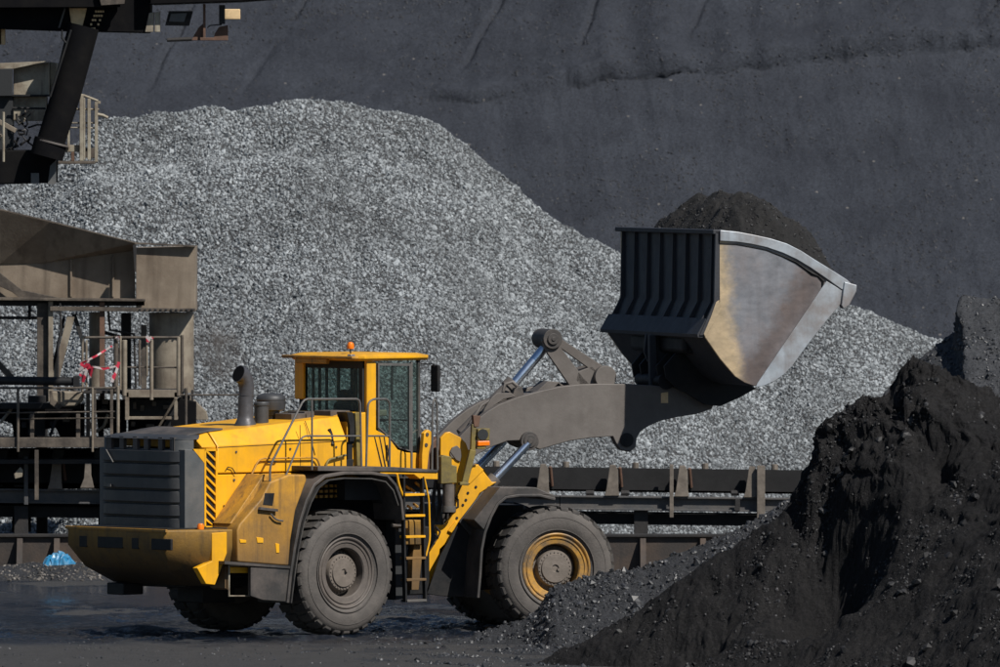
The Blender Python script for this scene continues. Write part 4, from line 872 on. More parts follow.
# lift cylinders
for lat, top_, bot_ in ((-.63, (529,443), (462,513)), (.63, (529,443), (462,513))):
    p1, p0 = FF.p3(*top_, -.63), FF.p3(*bot_, -.63); p1 = Vector((p1.x,lat,p1.z)); p0 = Vector((p0.x,lat,p0.z)); md = p0.lerp(p1, .50)
    b = MB(); b.tube([p0,md], .11, 18); lc = b.build('lift_cylinder', M['arm'], LD, bevel=.01, front=True)
    b = MB(); b.tube([md,p1], .065, 18); b.build('lift_rod', M['chrome'], lc)

# ---- bucket
BN, BF = -2.37, 2.37
BX, BZ = FF.at(719, 306, BN)
shell = [(719.3,230.5),(718.8,300),(704,336),(720,359),(735,376.5),(745,383),(754,386),(764,384.5),(775,379.5),(784,373),(792,364.5),(805,346.5),(824,322),(841,302),(851,289)]
side = shell+[(846,280),(832,271),(814,260),(800,251),(786,244),(770,239),(752,235),(736,232)]
def inset(poly, d):
    P = [Vector((x,0,z)) for x,z in poly]; out = []
    for i, p in enumerate(P):
        t = (P[min(i+1,len(P)-1)]-P[max(i-1,0)]).normalized(); n = Vector((-t.z,0,t.x)); out.append((p.x+n.x*d, p.z+n.z*d))
    return out
sh = FF.poly(shell, BN); shi = inset(sh, .05)
cxm = sum(x for x,z in sh)/len(sh); czm = sum(z for x,z in sh)/len(sh)
if (Vector((shi[5][0]-cxm, shi[5][1]-czm))).length > (Vector((sh[5][0]-cxm, sh[5][1]-czm))).length: shi = inset(sh, -.05)
b = MB(); rings = []
for (x,z),(xi,zi) in zip(sh, shi): rings.append([Vector((x,BN+.03,z)),Vector((xi,BN+.03,zi)),Vector((xi,BF-.03,zi)),Vector((x,BF-.03,z))])
b.loft(rings); bk = b.build('bucket', M['bucket_dark'], LD, front=True, label='raised wide steel bucket with ribbed back and heat-stained side')
M['bside'] = bucket_side_mat()
sp_ = FF.poly(side, BN)
b = MB(); b.prism(sp_, BN, BN+.05); b.build('bucket_side', M['bside'], bk, bevel=.012)
b = MB(); b.prism(sp_, BF-.05, BF); b.build('bucket_side', M['bside'], bk)
rimb = [(719.3,230),(736,231.6),(752,234.5),(770,238.5),(786,243.5),(800,250.5),(814,259.5),(832,270.5),(846,279.5),(852,285),(848,293),(840,289),(826,279),(810,268),(796,259.5),(782,253),(766,247.5),(750,244),(736,242),(719.3,241)]
b = MB(); b.prism(FF.poly(rimb, BN), BN-.045, BN-.002); b.build('rim_band', M['liner'], bk, bevel=.012)
b = MB(); b.prism(FF.poly(rimb, BN), BF, BF+.045); b.build('rim_band', M['liner'], bk)
cut = [(826,281),(846,293),(841,303),(824,323),(805,347.5),(792,365.5),(784,374),(775,380.5),(764,385.5),(755,387.3),(757,383)]
b = MB(); b.prism(FF.poly(cut, BN), BN-.03, BN-.002); b.build('side_cutter', M['liner'], bk, bevel=.008)
b = MB(); b.prism(FF.poly([(843,281.5),(855.5,285),(855,291),(848,305),(842,309),(840,305)], BN), BN-.075, BN+.06); b.build('corner_tooth', M['liner'], bk, bevel=.015)
b = MB(); b.prism(FF.poly([(845,289),(854,285),(854,290),(842,306),(838,303)], BN), BN+.06, BF); b.build('cutting_edge', M['liner'], bk, bevel=.01)
# dark torn groove under the rim band
gp = [(720,243.5),(736,244.3),(750,246.5),(766,250),(782,256),(796,262.3),(806,269.5),(812,273.5),(818,276),(823,281),(822,287)]
b = MB(); b.tube([Vector((x,BN-.004,z)) for x,z in FF.poly(gp, BN)], .016, 5, rads=[.012,.01,.013,.01,.014,.022,.02,.03,.02,.028,.012]); b.build('weld_seam', M['black'], bk)
# scalloped worn rear corner of the side plate
b = MB(); b.prism(FF.poly([(719,300),(720,312),(713,324),(705,337),(703.5,334),(711,316),(716,302)], BN), BN-.012, BN+.0); b.build('corner_wear_plate', M['rim_yellow'] if 0 else M['bside'], bk, bevel=.005)
# ribbed back
bt, bm_, bb = FF.at(719.3,231,BN), FF.at(718.5,302,BN), FF.at(704,335.5,BN)
b = MB(); b.box(bt[0]-.10, bt[0]+.06, BN, BF, bt[1]-.05, bt[1]+.02); b.build('back_top_lip', M['bucket_dark'], bk, bevel=.012)
lats = np.linspace(BN+.22, BF-.2, 8)
for i, l in enumerate(lats):
    wd = .016
    b = MB(); b.prism([(bt[0]+.01,bt[1]-.05),(bt[0]-.05,bt[1]-.05),(bm_[0]-.06,bm_[1]-.0),(bb[0]-.05,bb[1]+.10),(bb[0]+.05,bb[1]+.08),(bm_[0]+.03,bm_[1])], l-wd, l+wd); b.build('back_rib', M['bucket_dark'], bk, smooth=0)
b = MB(); b.prism([(bt[0]+.01,bt[1]),(bt[0]-.06,bt[1]),(bm_[0]-.07,bm_[1]-.0),(bb[0]-.07,bb[1]+.0),(bb[0]+.02,bb[1]),(bm_[0]+.03,bm_[1])], BN-.0, BN+.05); b.build('end_rib', M['bucket_dark'], bk, bevel=.006)
b = MB(); b.prism([(bb[0]+.04,bb[1]+.26),(bb[0]-.10,bb[1]+.02),(bb[0]-.09,bb[1]-.03),(bb[0]+.06,bb[1]-.03),(bb[0]+.06,bb[1]+.05)], BN+.02, BF-.02); b.build('back_bottom_flange', M['bucket_dark'], bk, smooth=0)
# ears on the underside for the arms and the link
for l in (-.78,-.40,.40,.78):
    q = FF.poly([(704,338),(722,362),(740,382),(752,388),(736,397),(716,406),(700,404),(684,394),(672,388),(662,378),(660,366),(672,352),(690,342)], -.60)
    sx = 0.309*66*1.75*0
    b = MB(); b.prism(q, l-.03, l+.03); b.build('bucket_ear', M['black'], bk, bevel=.01)
for l in (-.12,.12):
    b = MB(); b.prism(FF.poly([(648,334),(664,333),(690,336),(680,350),(664,360),(650,362),(646,352)], 0), l-.03, l+.03); b.build('link_ear', M['bucket_dark'], bk, bevel=.01)
b = MB(); b.bar(fp(652,335,-.2), fp(653,386,-.2), .09, .12, (1,0,0)); b.build('link_guard', M['bucket_dark'], bk, bevel=.01)
xb0, xb1 = shi[1][0], shi[-1][0]
b = MB(); b.box(bb[0]+.02, bb[0]+.75, -1.3, 1.3, bb[1]-.30, bb[1]-.02); b.build('under_box', M['black'], bk, bevel=.08)

# coal in the bucket (rests in it: its own top-level thing)
l0 = np.array(FF.poly([(720,240),(740,243),(765,249),(790,260),(815,275),(835,287),(849,296)], BN))
def mound(X, Yl):
    base = np.interp(X, l0[:,0], l0[:,1]); t = (X-l0[0,0])/(l0[-1,0]-l0[0,0]); t = np.clip(t, 0, 1)
    s = Yl/2.32; e = np.clip(1-np.abs(s)**5, 0, 1)
    hx = np.interp(t, [0,.12,.25,.4,.5,.62,.75,.88,1], [0,.38,.68,.9,1.0,1.03,1.04,1.0,.5])
    z = base-.13+1.02*e*hx+.11*fbm(X, Yl, 1.5, 4, 201)+.05*fbm(X, Yl, 4., 4, 203)
    return z+.10*sstep(fbm(X, Yl, .7, 3, 208)+.2)*e-.05
load = surface('coal_load', np.linspace(l0[0,0]-.0, l0[-1,0]-.03, 120), np.linspace(-2.31, 2.31, 200), mound, coal_mat('loaded_coal', (.009,.0088,.0088), (.018,.017,.0165), .85, 18, .8))
load.location = FO; load.rotation_euler = (0,0,YF)
tag(load, 'mound of black coal heaped in the raised loader bucket', 'coal load', kind='stuff')
set_dens(load, lambda x, y, z: x*0+1); scatter(load, [(LA, 120, .02, .07, 12)])

# ================================================================== YARD STRUCTURES
def wb(mb, u0, v0, u1, v1, Y, dy):               # upright box whose front face is seen at this outline
    p0, p1 = W(u0, v1, Y), W(u1, v0, Y); mb.box(p0.x, p1.x, Y, Y+dy, p0.z, p1.z); return mb
def wpoly(mb, pts, Y, dy, Y2=None):
    a = [W(u, v, Y) for u, v in pts]; mb.hexa(a, [p+Vector((0,dy,0)) for p in a]); return mb
class Thing:
    def __init__(s, name, loc, label, cat):
        s.o = empty(name, loc); s.loc = Vector(loc); tag(s.o, label, cat)
    def part(s, nm, mb, m, parent=None, bevel=.008, smooth=35, label=None):
        mb.v = [tuple(Vector(v)-s.loc) for v in mb.v]; return mb.build(nm, M[m], parent or s.o, bevel=bevel, smooth=smooth, label=label)
def t_tube(pts, Y, r, n=10): return MB().tube([W(u, v, Y if not isinstance(Y, list) else Y[i]) for i, (u, v) in enumerate(pts)], r, n)

# --- belt conveyor running the full width behind the loader
CY = 227.4
T = Thing('belt_conveyor', (0, CY, 0), 'long belt conveyor with grey side beam running behind the loader', 'conveyor')
def cv(u, v): return v+(u-500)*.012-1.5          # the line falls slightly to the right
b = MB(); 
for (ua, ub) in ((-60, 250), (250, 560), (560, 872)):
    b = MB(); wpoly(b, [(ua,cv(ua,496)),(ub-.6,cv(ub,496)),(ub-.6,cv(ub,510.5)),(ua,cv(ua,510.5))], CY, .08); wpoly(b, [(ua,cv(ua,496)),(ub-.6,cv(ub,496)),(ub-.6,cv(ub,498)),(ua,cv(ua,498))], CY-.08, .08); wpoly(b, [(ua,cv(ua,508.5)),(ub-.6,cv(ub,508.5)),(ub-.6,cv(ub,510.5)),(ua,cv(ua,510.5))], CY-.08, .08)
    T.part('side_beam', b, 'beam')
    b = MB(); wpoly(b, [(ua,cv(ua,496)),(ub,cv(ub,496)),(ub,cv(ub,510)),(ua,cv(ua,510))], CY+1.6, .08); T.part('side_beam', b, 'beam')
b = MB(); wpoly(b, [(-60,cv(-60,468)),(872,cv(872,468)),(872,cv(872,492)),(-60,cv(-60,492))], CY+.14, .02); wpoly(b, [(-60,cv(-60,490)),(872,cv(872,490)),(872,cv(872,492)),(-60,cv(-60,492))], CY+.14, 1.4); wpoly(b, [(-60,cv(-60,468)),(872,cv(872,468)),(872,cv(872,492)),(-60,cv(-60,492))], CY+1.52, .02); T.part('belt', b, 'belt', bevel=0)
b = MB(); wpoly(b, [(-60,cv(-60,513.5)),(830,cv(830,513.5)),(830,cv(830,524.5)),(-60,cv(-60,524.5))], CY+.25, 1.1); T.part('return_belt', b, 'belt', bevel=0)
for u in [-15+69.6*i for i in range(13)]:
    b = MB(); v0 = cv(u, 0); wpoly(b, [(u-1.5,465+v0),(u+4,465+v0),(u+6.5,470+v0),(u+7,489+v0),(u+8,496+v0),(u-7,496+v0),(u-5,489+v0)], CY-.12, .10)
    br = T.part('idler_bracket', b, 'bracket')
    b = MB(); p = W(u+8.5, 478+v0, CY+.0); b.tube([p+Vector((.0,-.02,.18)),p+Vector((.03,.12,-.16))], .03, 8); T.part('idler_roller', b, 'rust', parent=br)
    b = MB(); p = W(u+24, 468.5+v0, CY+1.7); b.tube([p,p+Vector((0,0,.10))], .06, 8); T.part('far_roller', b, 'bracket')
for u in (26, 216, 671.5, 761):
    wd = 2 if u != 761 else 4; b = MB(); v0 = cv(u, 0); wb(b, u-wd, 464+v0, u+wd, 517+v0 if u > 400 else 512+v0, CY-.22, .10); T.part('stanchion', b, 'bracket' if u > 400 else 'beam')
for u in (-30, 21, 245, 455, 641, 800):
    for dy in (0, 1.5):
        b = MB(); p = W(u, 500, CY+dy); b.box(p.x-.12, p.x+.12, CY+dy+.05, CY+dy+.18, -.02, p.z-.1); T.part('leg', b, 'steel_dark')
for u0 in (590, 625, 735, 520, 480):
    b = MB(); p = W(u0, 493, CY+.1); b.tube([p+Vector((-.07,0,0)),p+Vector((.07,0,0))], .05, 10); T.part('roller_end', b, 'steel_dark')
b = MB(); p0, p1 = W(732,500,CY-.12), W(745,514,CY-.12); wb(b, 735, 499.5, 740, 511, CY-.14, .05); T.part('beam_plate', b, 'steel_dark')

# --- low retaining wall with ribs beneath the conveyor
WY = 224.9
T = Thing('retaining_wall', (0, WY, 0), 'low rusty dark wall with raking ribs below the conveyor', 'wall')
zw_ = W(600, 537, WY).z
b = MB(); b.box(-9.6, 6.2, WY, WY+.18, -.05, zw_); T.part('wall_panel', b, 'wall')
b = MB(); b.box(-9.6, 6.2, WY-.07, WY+.25, zw_, zw_+.05); T.part('wall_coping', b, 'steel_dark')
for u in list(range(-20, 100, 37))+[640, 700, 430, 395]:
    p = W(u, 560, WY); b = MB(); b.hexa([Vector((p.x,WY-.5,0)),Vector((p.x+.1,WY-.5,0)),Vector((p.x+.1,WY,0)),Vector((p.x,WY,0))],[Vector((p.x+.0,WY-.07,zw_-.02)),Vector((p.x+.1,WY-.07,zw_-.02)),Vector((p.x+.1,WY,zw_-.02)),Vector((p.x,WY,zw_-.02))]); T.part('wall_rib', b, 'wall')

# spilled gravel ridge at the wall foot
sx_, sz_ = prof([(-80,566),(10,566),(40,562),(60,560),(90,562),(115,570),(140,580),(300,590)], 223)
def spill(X, Y): 
    h = np.interp(X, sx_, sz_); return np.maximum(h-.45*np.abs(Y-223.2)+.05*fbm(X, Y, 2., 4, 301), -.03)
sg = surface('gravel_spill', np.linspace(-9.6, -4.3, 120), np.linspace(221, 224.9, 90), spill, M['coalB'])
tag(sg, 'low ridge of spilled grey gravel at the foot of the wall', 'gravel spill', kind='stuff')
set_dens(sg, lambda x, y, z: (z > 0)*1.); scatter(sg, [(stone_set('spill_stones', 5, rock_mat('dusty_stone', (.06,.055,.05), (.12,.11,.10), (.24,.22,.20)), 15), 220, .03, .09, 9)])

# crumpled blue plastic
b = MB(); p = W(60, 564, 223.15); rnd = random.Random(4)
n1, n2 = 16, 10; rings = []
bm = bmesh.new(); gv = []
for j in range(n2):
    row = []
    for i in range(n1):
        s_, t_ = i/(n1-1), j/(n2-1); h = .24*math.sin(math.pi*s_)**.35*math.sin(math.pi*t_)**.5*(1.05-.75*max(0,s_-.6)/.4)
        row.append(bm.verts.new((p.x-.30+.62*s_+rnd.uniform(-.02,.02), p.y-.15+.4*t_+rnd.uniform(-.02,.02), p.z-.07+h*rnd.uniform(.72,1.12)+rnd.uniform(0,.03))))
    gv.append(row)
for j in range(n2-1):
    for i in range(n1-1): bm.faces.new((gv[j][i],gv[j][i+1],gv[j+1][i+1],gv[j+1][i]))
me = bpy.data.meshes.new('plastic_sheet'); bm.to_mesh(me); bm.free(); me.materials.append(M['blue'])
o = bpy.data.objects.new('plastic_sheet', me); COL.objects.link(o); o.modifiers.new('solid', 'SOLIDIFY').thickness = .006
tag(o, 'crumpled bright blue plastic sheet lying at the foot of the rusty wall', 'plastic sheet')

# --- transfer chute on posts
HY = 229.6
T = Thing('transfer_chute', (-6, HY, 0), 'stained tan steel transfer chute on posts above the walkway', 'chute')
b = MB(); wpoly(b, [(-40,262),(40,262),(135,250),(135,299),(-40,299)], HY, .12); T.part('chute_plate', b, 'plate')
b = MB()                                          # leaning upper hood: top edge stands forward
tp = [W(u, v, HY-.50) for u, v in ((-40,201),(0,210),(50,222),(135,243))]; bt_ = [W(u, v, HY-.02) for u, v in ((-40,264),(0,264),(42,263),(135,250.5))]
for i in range(3): b.hexa([tp[i],tp[i+1],bt_[i+1],bt_[i]], [tp[i]+Vector((0,.1,.0)),tp[i+1]+Vector((0,.1,0)),bt_[i+1]+Vector((0,.1,0)),bt_[i]+Vector((0,.1,0))])
T.part('chute_hood', b, 'plate', bevel=0)
b = MB(); pts_ = [(-40,200),(0,209),(50,221),(135,242.5),(195,245.5)]
for (ua,va),(ub,vb) in zip(pts_[:-1], pts_[1:]): wpoly(b, [(ua,va),(ub,vb),(ub,vb+1.5),(ua,va+1.5)], HY-.42, .4)
T.part('top_flange', b, 'steel', bevel=0)
b = MB(); wpoly(b, [(136,248),(195.5,246.5),(195.5,311),(136,311)], HY-.3, 1.5); T.part('chute_head', b, 'plate')
b = MB(); p0, p1 = W(134.5,243.5,HY-.6), W(136.5,272,HY-.55); wpoly(b, [(133,245),(136,245),(136,272),(134.5,272)], HY-.75, .25); T.part('seam_flange', b, 'steel_dark', bevel=0)
b = MB(); wpoly(b, [(-40,297),(145,299),(145,301.5),(-40,300)], HY-.55, .6); T.part('bottom_flange', b, 'steel')
b = MB(); wpoly(b, [(-40,300),(145,301.5),(145,306),(-40,306)], HY-.30, .2); T.part('girder', b, 'steel_dark')
b = MB(); wpoly(b, [(50,306.5),(195,308.5),(195,312),(50,311)], HY-.52, .5); T.part('girder', b, 'steel')
b = MB(); wpoly(b, [(-40,316),(37,316.5),(37,319.5),(-40,319)], HY+.3, .1); T.part('girder', b, 'steel_dark'); 
b = MB(); wb(b, 28, 306, 31, 320, HY+.2, .1); T.part('hanger', b, 'steel_dark')
b = MB(); wpoly(b, [(-10,268),(0,273),(22,290),(60,298),(22,300),(12,292),(-10,282)], HY-.3, .15); T.part('brace_plate', b, 'steel')
b = MB(); wb(b, 37, 303, 48, 402, HY-.35, .2); T.part('post', b, 'steel'); b = MB(); wb(b, 48.3, 301, 53, 402, HY-.45, .06); T.part('post_flange', b, 'pipe')
b = MB(); wb(b, 99.5, 302, 104.5, 400, HY-.45, .12); T.part('post', b, 'rust')
b = MB(); b.bar(W(71,316,HY-.4), W(55,380,HY-.4), .13, .1); T.part('brace', b, 'pipe')
b = MB(); b.bar(W(74,314,HY-.3), W(86,352,HY-.3), .07, .08); T.part('brace', b, 'steel_dark'); b = MB(); b.bar(W(64,318,HY-.2), W(52,372,HY-.2), .05, .08); T.part('brace', b, 'steel_dark')
b = MB(); b.bar(W(120,348,HY), W(112,396,HY), .06, .06); T.part('brace', b, 'steel_dark')
b = MB(); p = W(171.5, 312, HY+.2); b.lathez([(.39,p.z-1.4*0-(W(0,312,HY).z-W(0,393,HY).z)),(.39,p.z-.01)], (p.x, HY+.2, 0), 32); T.part('discharge_pipe', b, 'pipe')
b = MB(); p = W(97, 312, HY+.3); b.lathez([(.14,W(0,392,HY).z),(.14,p.z)], (p.x, HY+.3, 0), 20); T.part('discharge_pipe', b, 'pipe')
b = MB(); wb(b, 121, 313, 131, 395, HY+.5, .15); T.part('post', b, 'steel_dark')
b = MB(); wpoly(b, [(103,330),(122,336),(122,339),(103,334)], HY+.6, .08); T.part('brace', b, 'steel_dark')
b = MB(); wb(b, 141, 325, 146.5, 392, HY-.1, .12); T.part('post', b, 'steel')
for u in (122.5, 132, 185, 191):
    b = MB(); wb(b, u, 390, u+2.5, 440, HY-.2, .1); T.part('post', b, 'steel_dark')
b = MB(); wpoly(b, [(178,398),(188,395),(196,402),(206,412),(208,420),(178,420)], HY+.2, .5); T.part('chute_foot', b, 'pipe')
for u, w2 in ((42,6),(101,3),(150,4),(186,4)):
    b = MB(); p = W(u, 420, HY); b.box(p.x-w2*.016, p.x+w2*.016, HY-.1, HY+.15, -.02, W(0,396,HY).z); T.part('support_leg', b, 'steel_dark')

for k_ in range(11):
    b = MB(); p = W(140+k_*5.2, 309.8, HY-.56); b.tube([p,p+Vector((0,.06,0))], .022, 8); T.part('flange_bolt', b, 'steel_dark')
for u in (70, 112):
    b = MB(); wpoly(b, [(u,256+ (112-u)*.07),(u+2,256+(112-u)*.07),(u+2,297),(u,297)], HY-.05, .06); T.part('plate_rib', b, 'plate')
T.part('conduit', t_tube([(60,303),(61,330),(58,345),(58,390)], HY-.5, .022, 6), 'steel_dark'); T.part('conduit', t_tube([(108,306),(110,330),(134,334),(136,388)], HY-.1, .025, 6), 'steel_dark')
# --- walkway with railings
PY = 226.6
T = Thing('steel_walkway', (-6, PY, 0), 'rusty steel walkway with tubular railings left of the loader', 'walkway')
b = MB(); wb(b, -40, 437.5, 112, 447.5, PY, .1); T.part('deck_beam', b, 'steel')
b = MB(); p0, p1 = W(-40, 440, PY), W(118, 440, PY); b.box(p0.x, p1.x, PY+.1, PY+2.6, p0.z-.06, p0.z); T.part('deck_grating', b, 'steel_dark')
b = MB(); q0, q1 = W(-40, 447, PY), W(205, 447, PY); b.box(q0.x, q1.x, PY+.3, PY+3.0, q0.z-.30, q0.z-.22); T.part('lower_deck', b, 'steel_dark')
for pts, r in (([(-40,388),(118,388)], .022), ([(-40,413),(0,413),(118,411.5)], .013), ([(18,419),(118,418)], .014)):
    T.part('railing_bar', t_tube(pts, PY, r, 8), 'steel')
for u, v0, v1, r in ((18,388,452,.026),(92.5,388,452,.022),(118,386,440,.03)):
    T.part('railing_post', t_tube([(u,v0),(u,v1)], PY-.03, r, 8), 'pipe' if u > 20 else 'steel')
for u, v0, v1 in ((32,414,440),(78,414,438)):
    b = MB(); wb(b, u-2, v0, u+2, v1, PY+.5, .1); T.part('toe_post', b, 'steel')
b = MB(); b.tube([W(-40,380,PY+.4),W(74,381.5,PY+.4)], .075, 12); T.part('black_pipe', b, 'black'); b = MB(); wb(b, 73, 376, 79, 387, PY+.3, .3); T.part('pipe_flange', b, 'black')
T.part('stay', MB().bar(W(-5,360,PY+.6), W(12,378,PY+.6), .10, .1), 'steel')
# upper platform with railing
UY = PY+.6
for pts, r in (([(82,337.5),(181,337.5)], .024), ([(84,367),(180,367.5)], .016)):
    T.part('railing_bar', t_tube(pts, UY, r, 8), 'steel')
for u, v0, v1, r in ((82.5,336,392,.022),(86.5,340,390,.02),(116,336,392,.045),(120.5,336,390,.022),(124.5,340,396,.045),(139.5,340,386,.025),(147,337,376,.02),(151.5,340,400,.035),(178.5,337,396,.038),(182,335,398,.03)):
    T.part('railing_post', t_tube([(u,v0),(u,v1)], UY-.03, r, 8), 'steel' if u in (116,182,139.5) else 'pipe')
b = MB(); wb(b, 126, 390, 180, 397.5, UY-.05, .1); T.part('platform_beam', b, 'pipe'); b = MB(); p0, p1 = W(83, 391, UY), W(183, 391, UY); b.box(p0.x, p1.x, UY+.06, UY+1.9, p0.z-.05, p0.z); T.part('platform_deck', b, 'steel_dark')
b = MB(); wb(b, 125, 392, 129, 420, UY-.05, .1); wb(b, 174, 392, 177.5, 420, UY-.05, .1); T.part('platform_leg', b, 'pipe')
b = MB(); wb(b, 127, 416.5, 178, 419.5, UY, .08); T.part('cross_bar', b, 'pipe')
b = MB(); wb(b, 92, 388, 96, 447, UY-.1, .1); wb(b, 110, 388, 113, 435, UY-.1, .08); wb(b, 86, 388, 90, 440, UY+.1, .1); T.part('platform_leg', b, 'steel')
T.part('handrail_link', t_tube([(180,395),(240,395)], UY-.1, .016, 8), 'steel'); T.part('diagonal_bar', t_tube([(176,398),(157,430)], UY-.1, .02, 8), 'pipe'); T.part('railing_post', t_tube([(186,388),(186,432)], UY-.1, .025, 8), 'steel')
b = MB(); wpoly(b, [(50,391),(83,392),(83,398),(82,402),(76,406),(62,407),(53,400)], UY+.4, .5); T.part('gear_guard', b, 'pipe', bevel=.03); b = MB(); wpoly(b, [(49,391),(52,391),(54,400),(62,407),(58,410),(50,404)], UY+.3, .2); T.part('gear_guard', b, 'steel')
for q in ((0,403,80,409,.9),(28,396,45,436,1.45),(128,400,174,416,.8)): T.part('drive_frame', wb(MB(), *q[:4], UY+q[4], .5), 'black')
for (u0,v0,u1,v1) in ((102,399,108,404),(152,401,156,406),(163,405,170,409),(98,409,108,412),(140,405,144,411),(133,402,136,409)):
    b = MB(); wb(b, u0, v0, u1, v1, UY+.7, .1); T.part('drive_fitting', b, 'steel')
for pts in ([(-60,404),(84,404),(84,436),(60,437),(56,428),(40,430),(36,437),(14,437),(12,424),(-4,418),(-60,418)], [(95,400),(126,400),(126,438),(112,438),(110,428),(98,430)], [(128,398),(176,398),(196,402),(196,440),(128,440)]):
    T.part('shade_backing', wpoly(MB(), pts, UY+1.5, .4), 'soot')  # black sheets added behind the fittings to paint the shade below the platform
for u, v, w2, h2 in ((8,411,9,5),(24,425,5,6),(66,418,7,8),(52,424,4,5),(104,408,5,4),(106,421,4,6),(116,414,4,8),(90,426,3,6),(133,424,4,5),(150,426,8,4),(168,424,5,6)):
    T.part('drive_fitting', wb(MB(), u-w2/2, v-h2/2, u+w2/2, v+h2/2, UY+1.2, .2), 'steel' if (u % 4) else 'black')
for pts in ([(0,423),(10,411),(14,405)], [(50,436),(56,420),(70,412),(80,414)], [(96,432),(104,426),(108,414)], [(130,436),(140,430),(158,433),(172,428)], [(60,395),(70,388),(78,392)]):
    T.part('cable', t_tube(pts, UY+1.1, .03, 6), 'pipe' if pts[0][0] in (0, 96) else 'steel_dark')
# machinery in the dark bay beneath
b = MB(); wpoly(b, [(29,463),(50,463.5),(47,471),(31,471)], PY+1.2, .1); wpoly(b, [(64,464.5),(84,466),(82,471.5),(63,471)], PY+1.2, .1); wb(b, 38, 473, 47, 477, PY+1.2, .1); wb(b, 66, 473, 82, 477, PY+1.2, .1); T.part('belt_scraper', b, 'pipe')
b = MB(); wpoly(b, [(14,474),(20,467),(23,470),(22,477),(15,479)], PY+.3, .1); T.part('belt_cleaner', b, 'steel_pale'); 
b = MB(); wpoly(b, [(85,463),(91,463),(91,475),(94,488),(80,488),(84,478)], PY+.2, .1); T.part('hanger_plate', b, 'bracket')
b = MB(); wb(b, 34.5, 450, 38.5, 500, PY-.1, .06); T.part('hanger_rod', b, 'steel')
b = MB(); wb(b, -60, 448, 200, 489, PY+1.6, .1); T.part('bay_shade_sheet', b, 'soot')  # black backing added here and below to deepen the shade under the deck
b = MB(); wb(b, -60, 503, 200, 513, PY+1.4, .1); wb(b, 12, 500, 31, 532, PY+1.9, .1); T.part('bay_shade_sheet', b, 'soot')
for u in (2, 24, 58, 100):
    b = MB(); wpoly(b, [(u-5,450),(u+6,450),(u,487),(u-10,487)], PY+1.0, .2); T.part('drive_housing', b, 'steel_dark')
for u in (-25, 112):
    b = MB(); p = W(u, 450, PY); b.box(p.x-.1, p.x+.1, PY+.4, PY+.6, -.02, p.z+.0); T.part('support_leg', b, 'steel_dark')

# --- barrier tape on the railing
def tape_mat():
    m = mat('barrier_tape', (.85,.82,.80), .4, bump=.05); N = m.node_tree.nodes; L = m.node_tree.links; b = N['Principled BSDF']
    tc = N.new('ShaderNodeTexCoord'); wv = N.new('ShaderNodeTexWave'); wv.inputs['Scale'].default_value = 2.2; wv.bands_direction = 'DIAGONAL'; L.new(tc.outputs['Object'], wv.inputs[0])
    g_ = N.new('ShaderNodeMath'); g_.operation = 'GREATER_THAN'; g_.inputs[1].default_value = .42; L.new(wv.outputs[1], g_.inputs[0])
    x = N.new('ShaderNodeMix'); x.data_type = 'RGBA'; x.inputs[6].default_value = (.50,.44,.43,1); x.inputs[7].default_value = (.50,.03,.06,1); L.new(g_.outputs[0], x.inputs[0]); L.new(x.outputs[2], b.inputs['Base Color'])
    return m
mt = tape_mat(); b = MB(); rnd = random.Random(2); TY = UY-.12
def ribbon(pts, wd=.045):
    wd *= .62
    P = [W(u, v, TY)+Vector((0, rnd.uniform(-.06,.02), 0)) for u, v in pts]
    for i in range(len(P)-1):
        t = (P[i+1]-P[i]).normalized(); n = Vector((-t.z, 0, t.x))*wd; b.hexa([P[i]-n,P[i]+n,P[i]+n+Vector((0,.01,0)),P[i]-n+Vector((0,.01,0))],[P[i+1]-n*rnd.uniform(.5,1),P[i+1]+n,P[i+1]+n+Vector((0,.01,0)),P[i+1]-n+Vector((0,.01,0))])
ribbon([(112,346),(104,351),(96,356),(88,360),(82,363)], .028); ribbon([(80,364),(86,368),(95,367),(104,369),(117,366)], .028); ribbon([(119,362),(116,372),(112,382),(114,375)], .04)
ribbon([(82,362),(84,372),(83,382),(85,376),(87,368)], .04); ribbon([(79,370),(88,364),(92,372),(86,366),(80,376)], .045); ribbon([(88,360),(90,378),(93,366)], .03); ribbon([(147,336),(148,342),(150,337),(153,339)], .04); ribbon([(116,337),(119,340),(118,336)], .03)
o = b.build('barrier_tape', mt); tag(o, 'red and white barrier tape tangled around the walkway railing', 'barrier tape')

# --- overhead stacker machine, top left
GY = 222.0
T = Thing('stacker_machine', (-6.5, GY, 0), 'black overhead stacker machine with a slanting tube and small cabin', 'stacker')
def wbt(nm, m, u0, v0, u1, v1, Y, dy, bevel=.01, parent=None): return T.part(nm, wb(MB(), u0, v0, u1, v1, Y, dy), m, bevel=bevel, parent=parent)
b = MB(); wpoly(b, [(-60,-60),(150,-60),(150,27),(148,33),(60,31),(-60,27)], GY, 1.6); T.part('main_girder', b, 'soot', bevel=.02)
b = MB(); wpoly(b, [(150,-60),(300,-60),(300,-3),(240,1.5),(150,4.5)], GY-.3, 2.2); T.part('boom', b, 'soot', bevel=.02)
b = MB(); wpoly(b, [(-60,-5),(120,-5),(120,7),(-60,8)], GY-.35, .3); T.part('top_flange', b, 'soot')
b = MB(); wpoly(b, [(69,8),(87,8),(81.5,30),(72,29)], GY-.06, .05); T.part('gusset_plate', b, 'tan')
b = MB(); wpoly(b, [(64,8),(66,8),(60,28),(58,28)], GY-.06, .05); T.part('stiffener', b, 'beam')
b = MB()
for r_ in range(5):
    for c_ in range(4):
        if (r_, c_) in ((2,2),(3,1),(3,2),(4,3)): continue
        u = 95-r_*1.6+c_*2.4; v = 10.5+r_*4.3; wb(b, u, v, u+1.9, v+2, GY-.1, .04)
T.part('perforated_plate', b, 'tan', bevel=0)
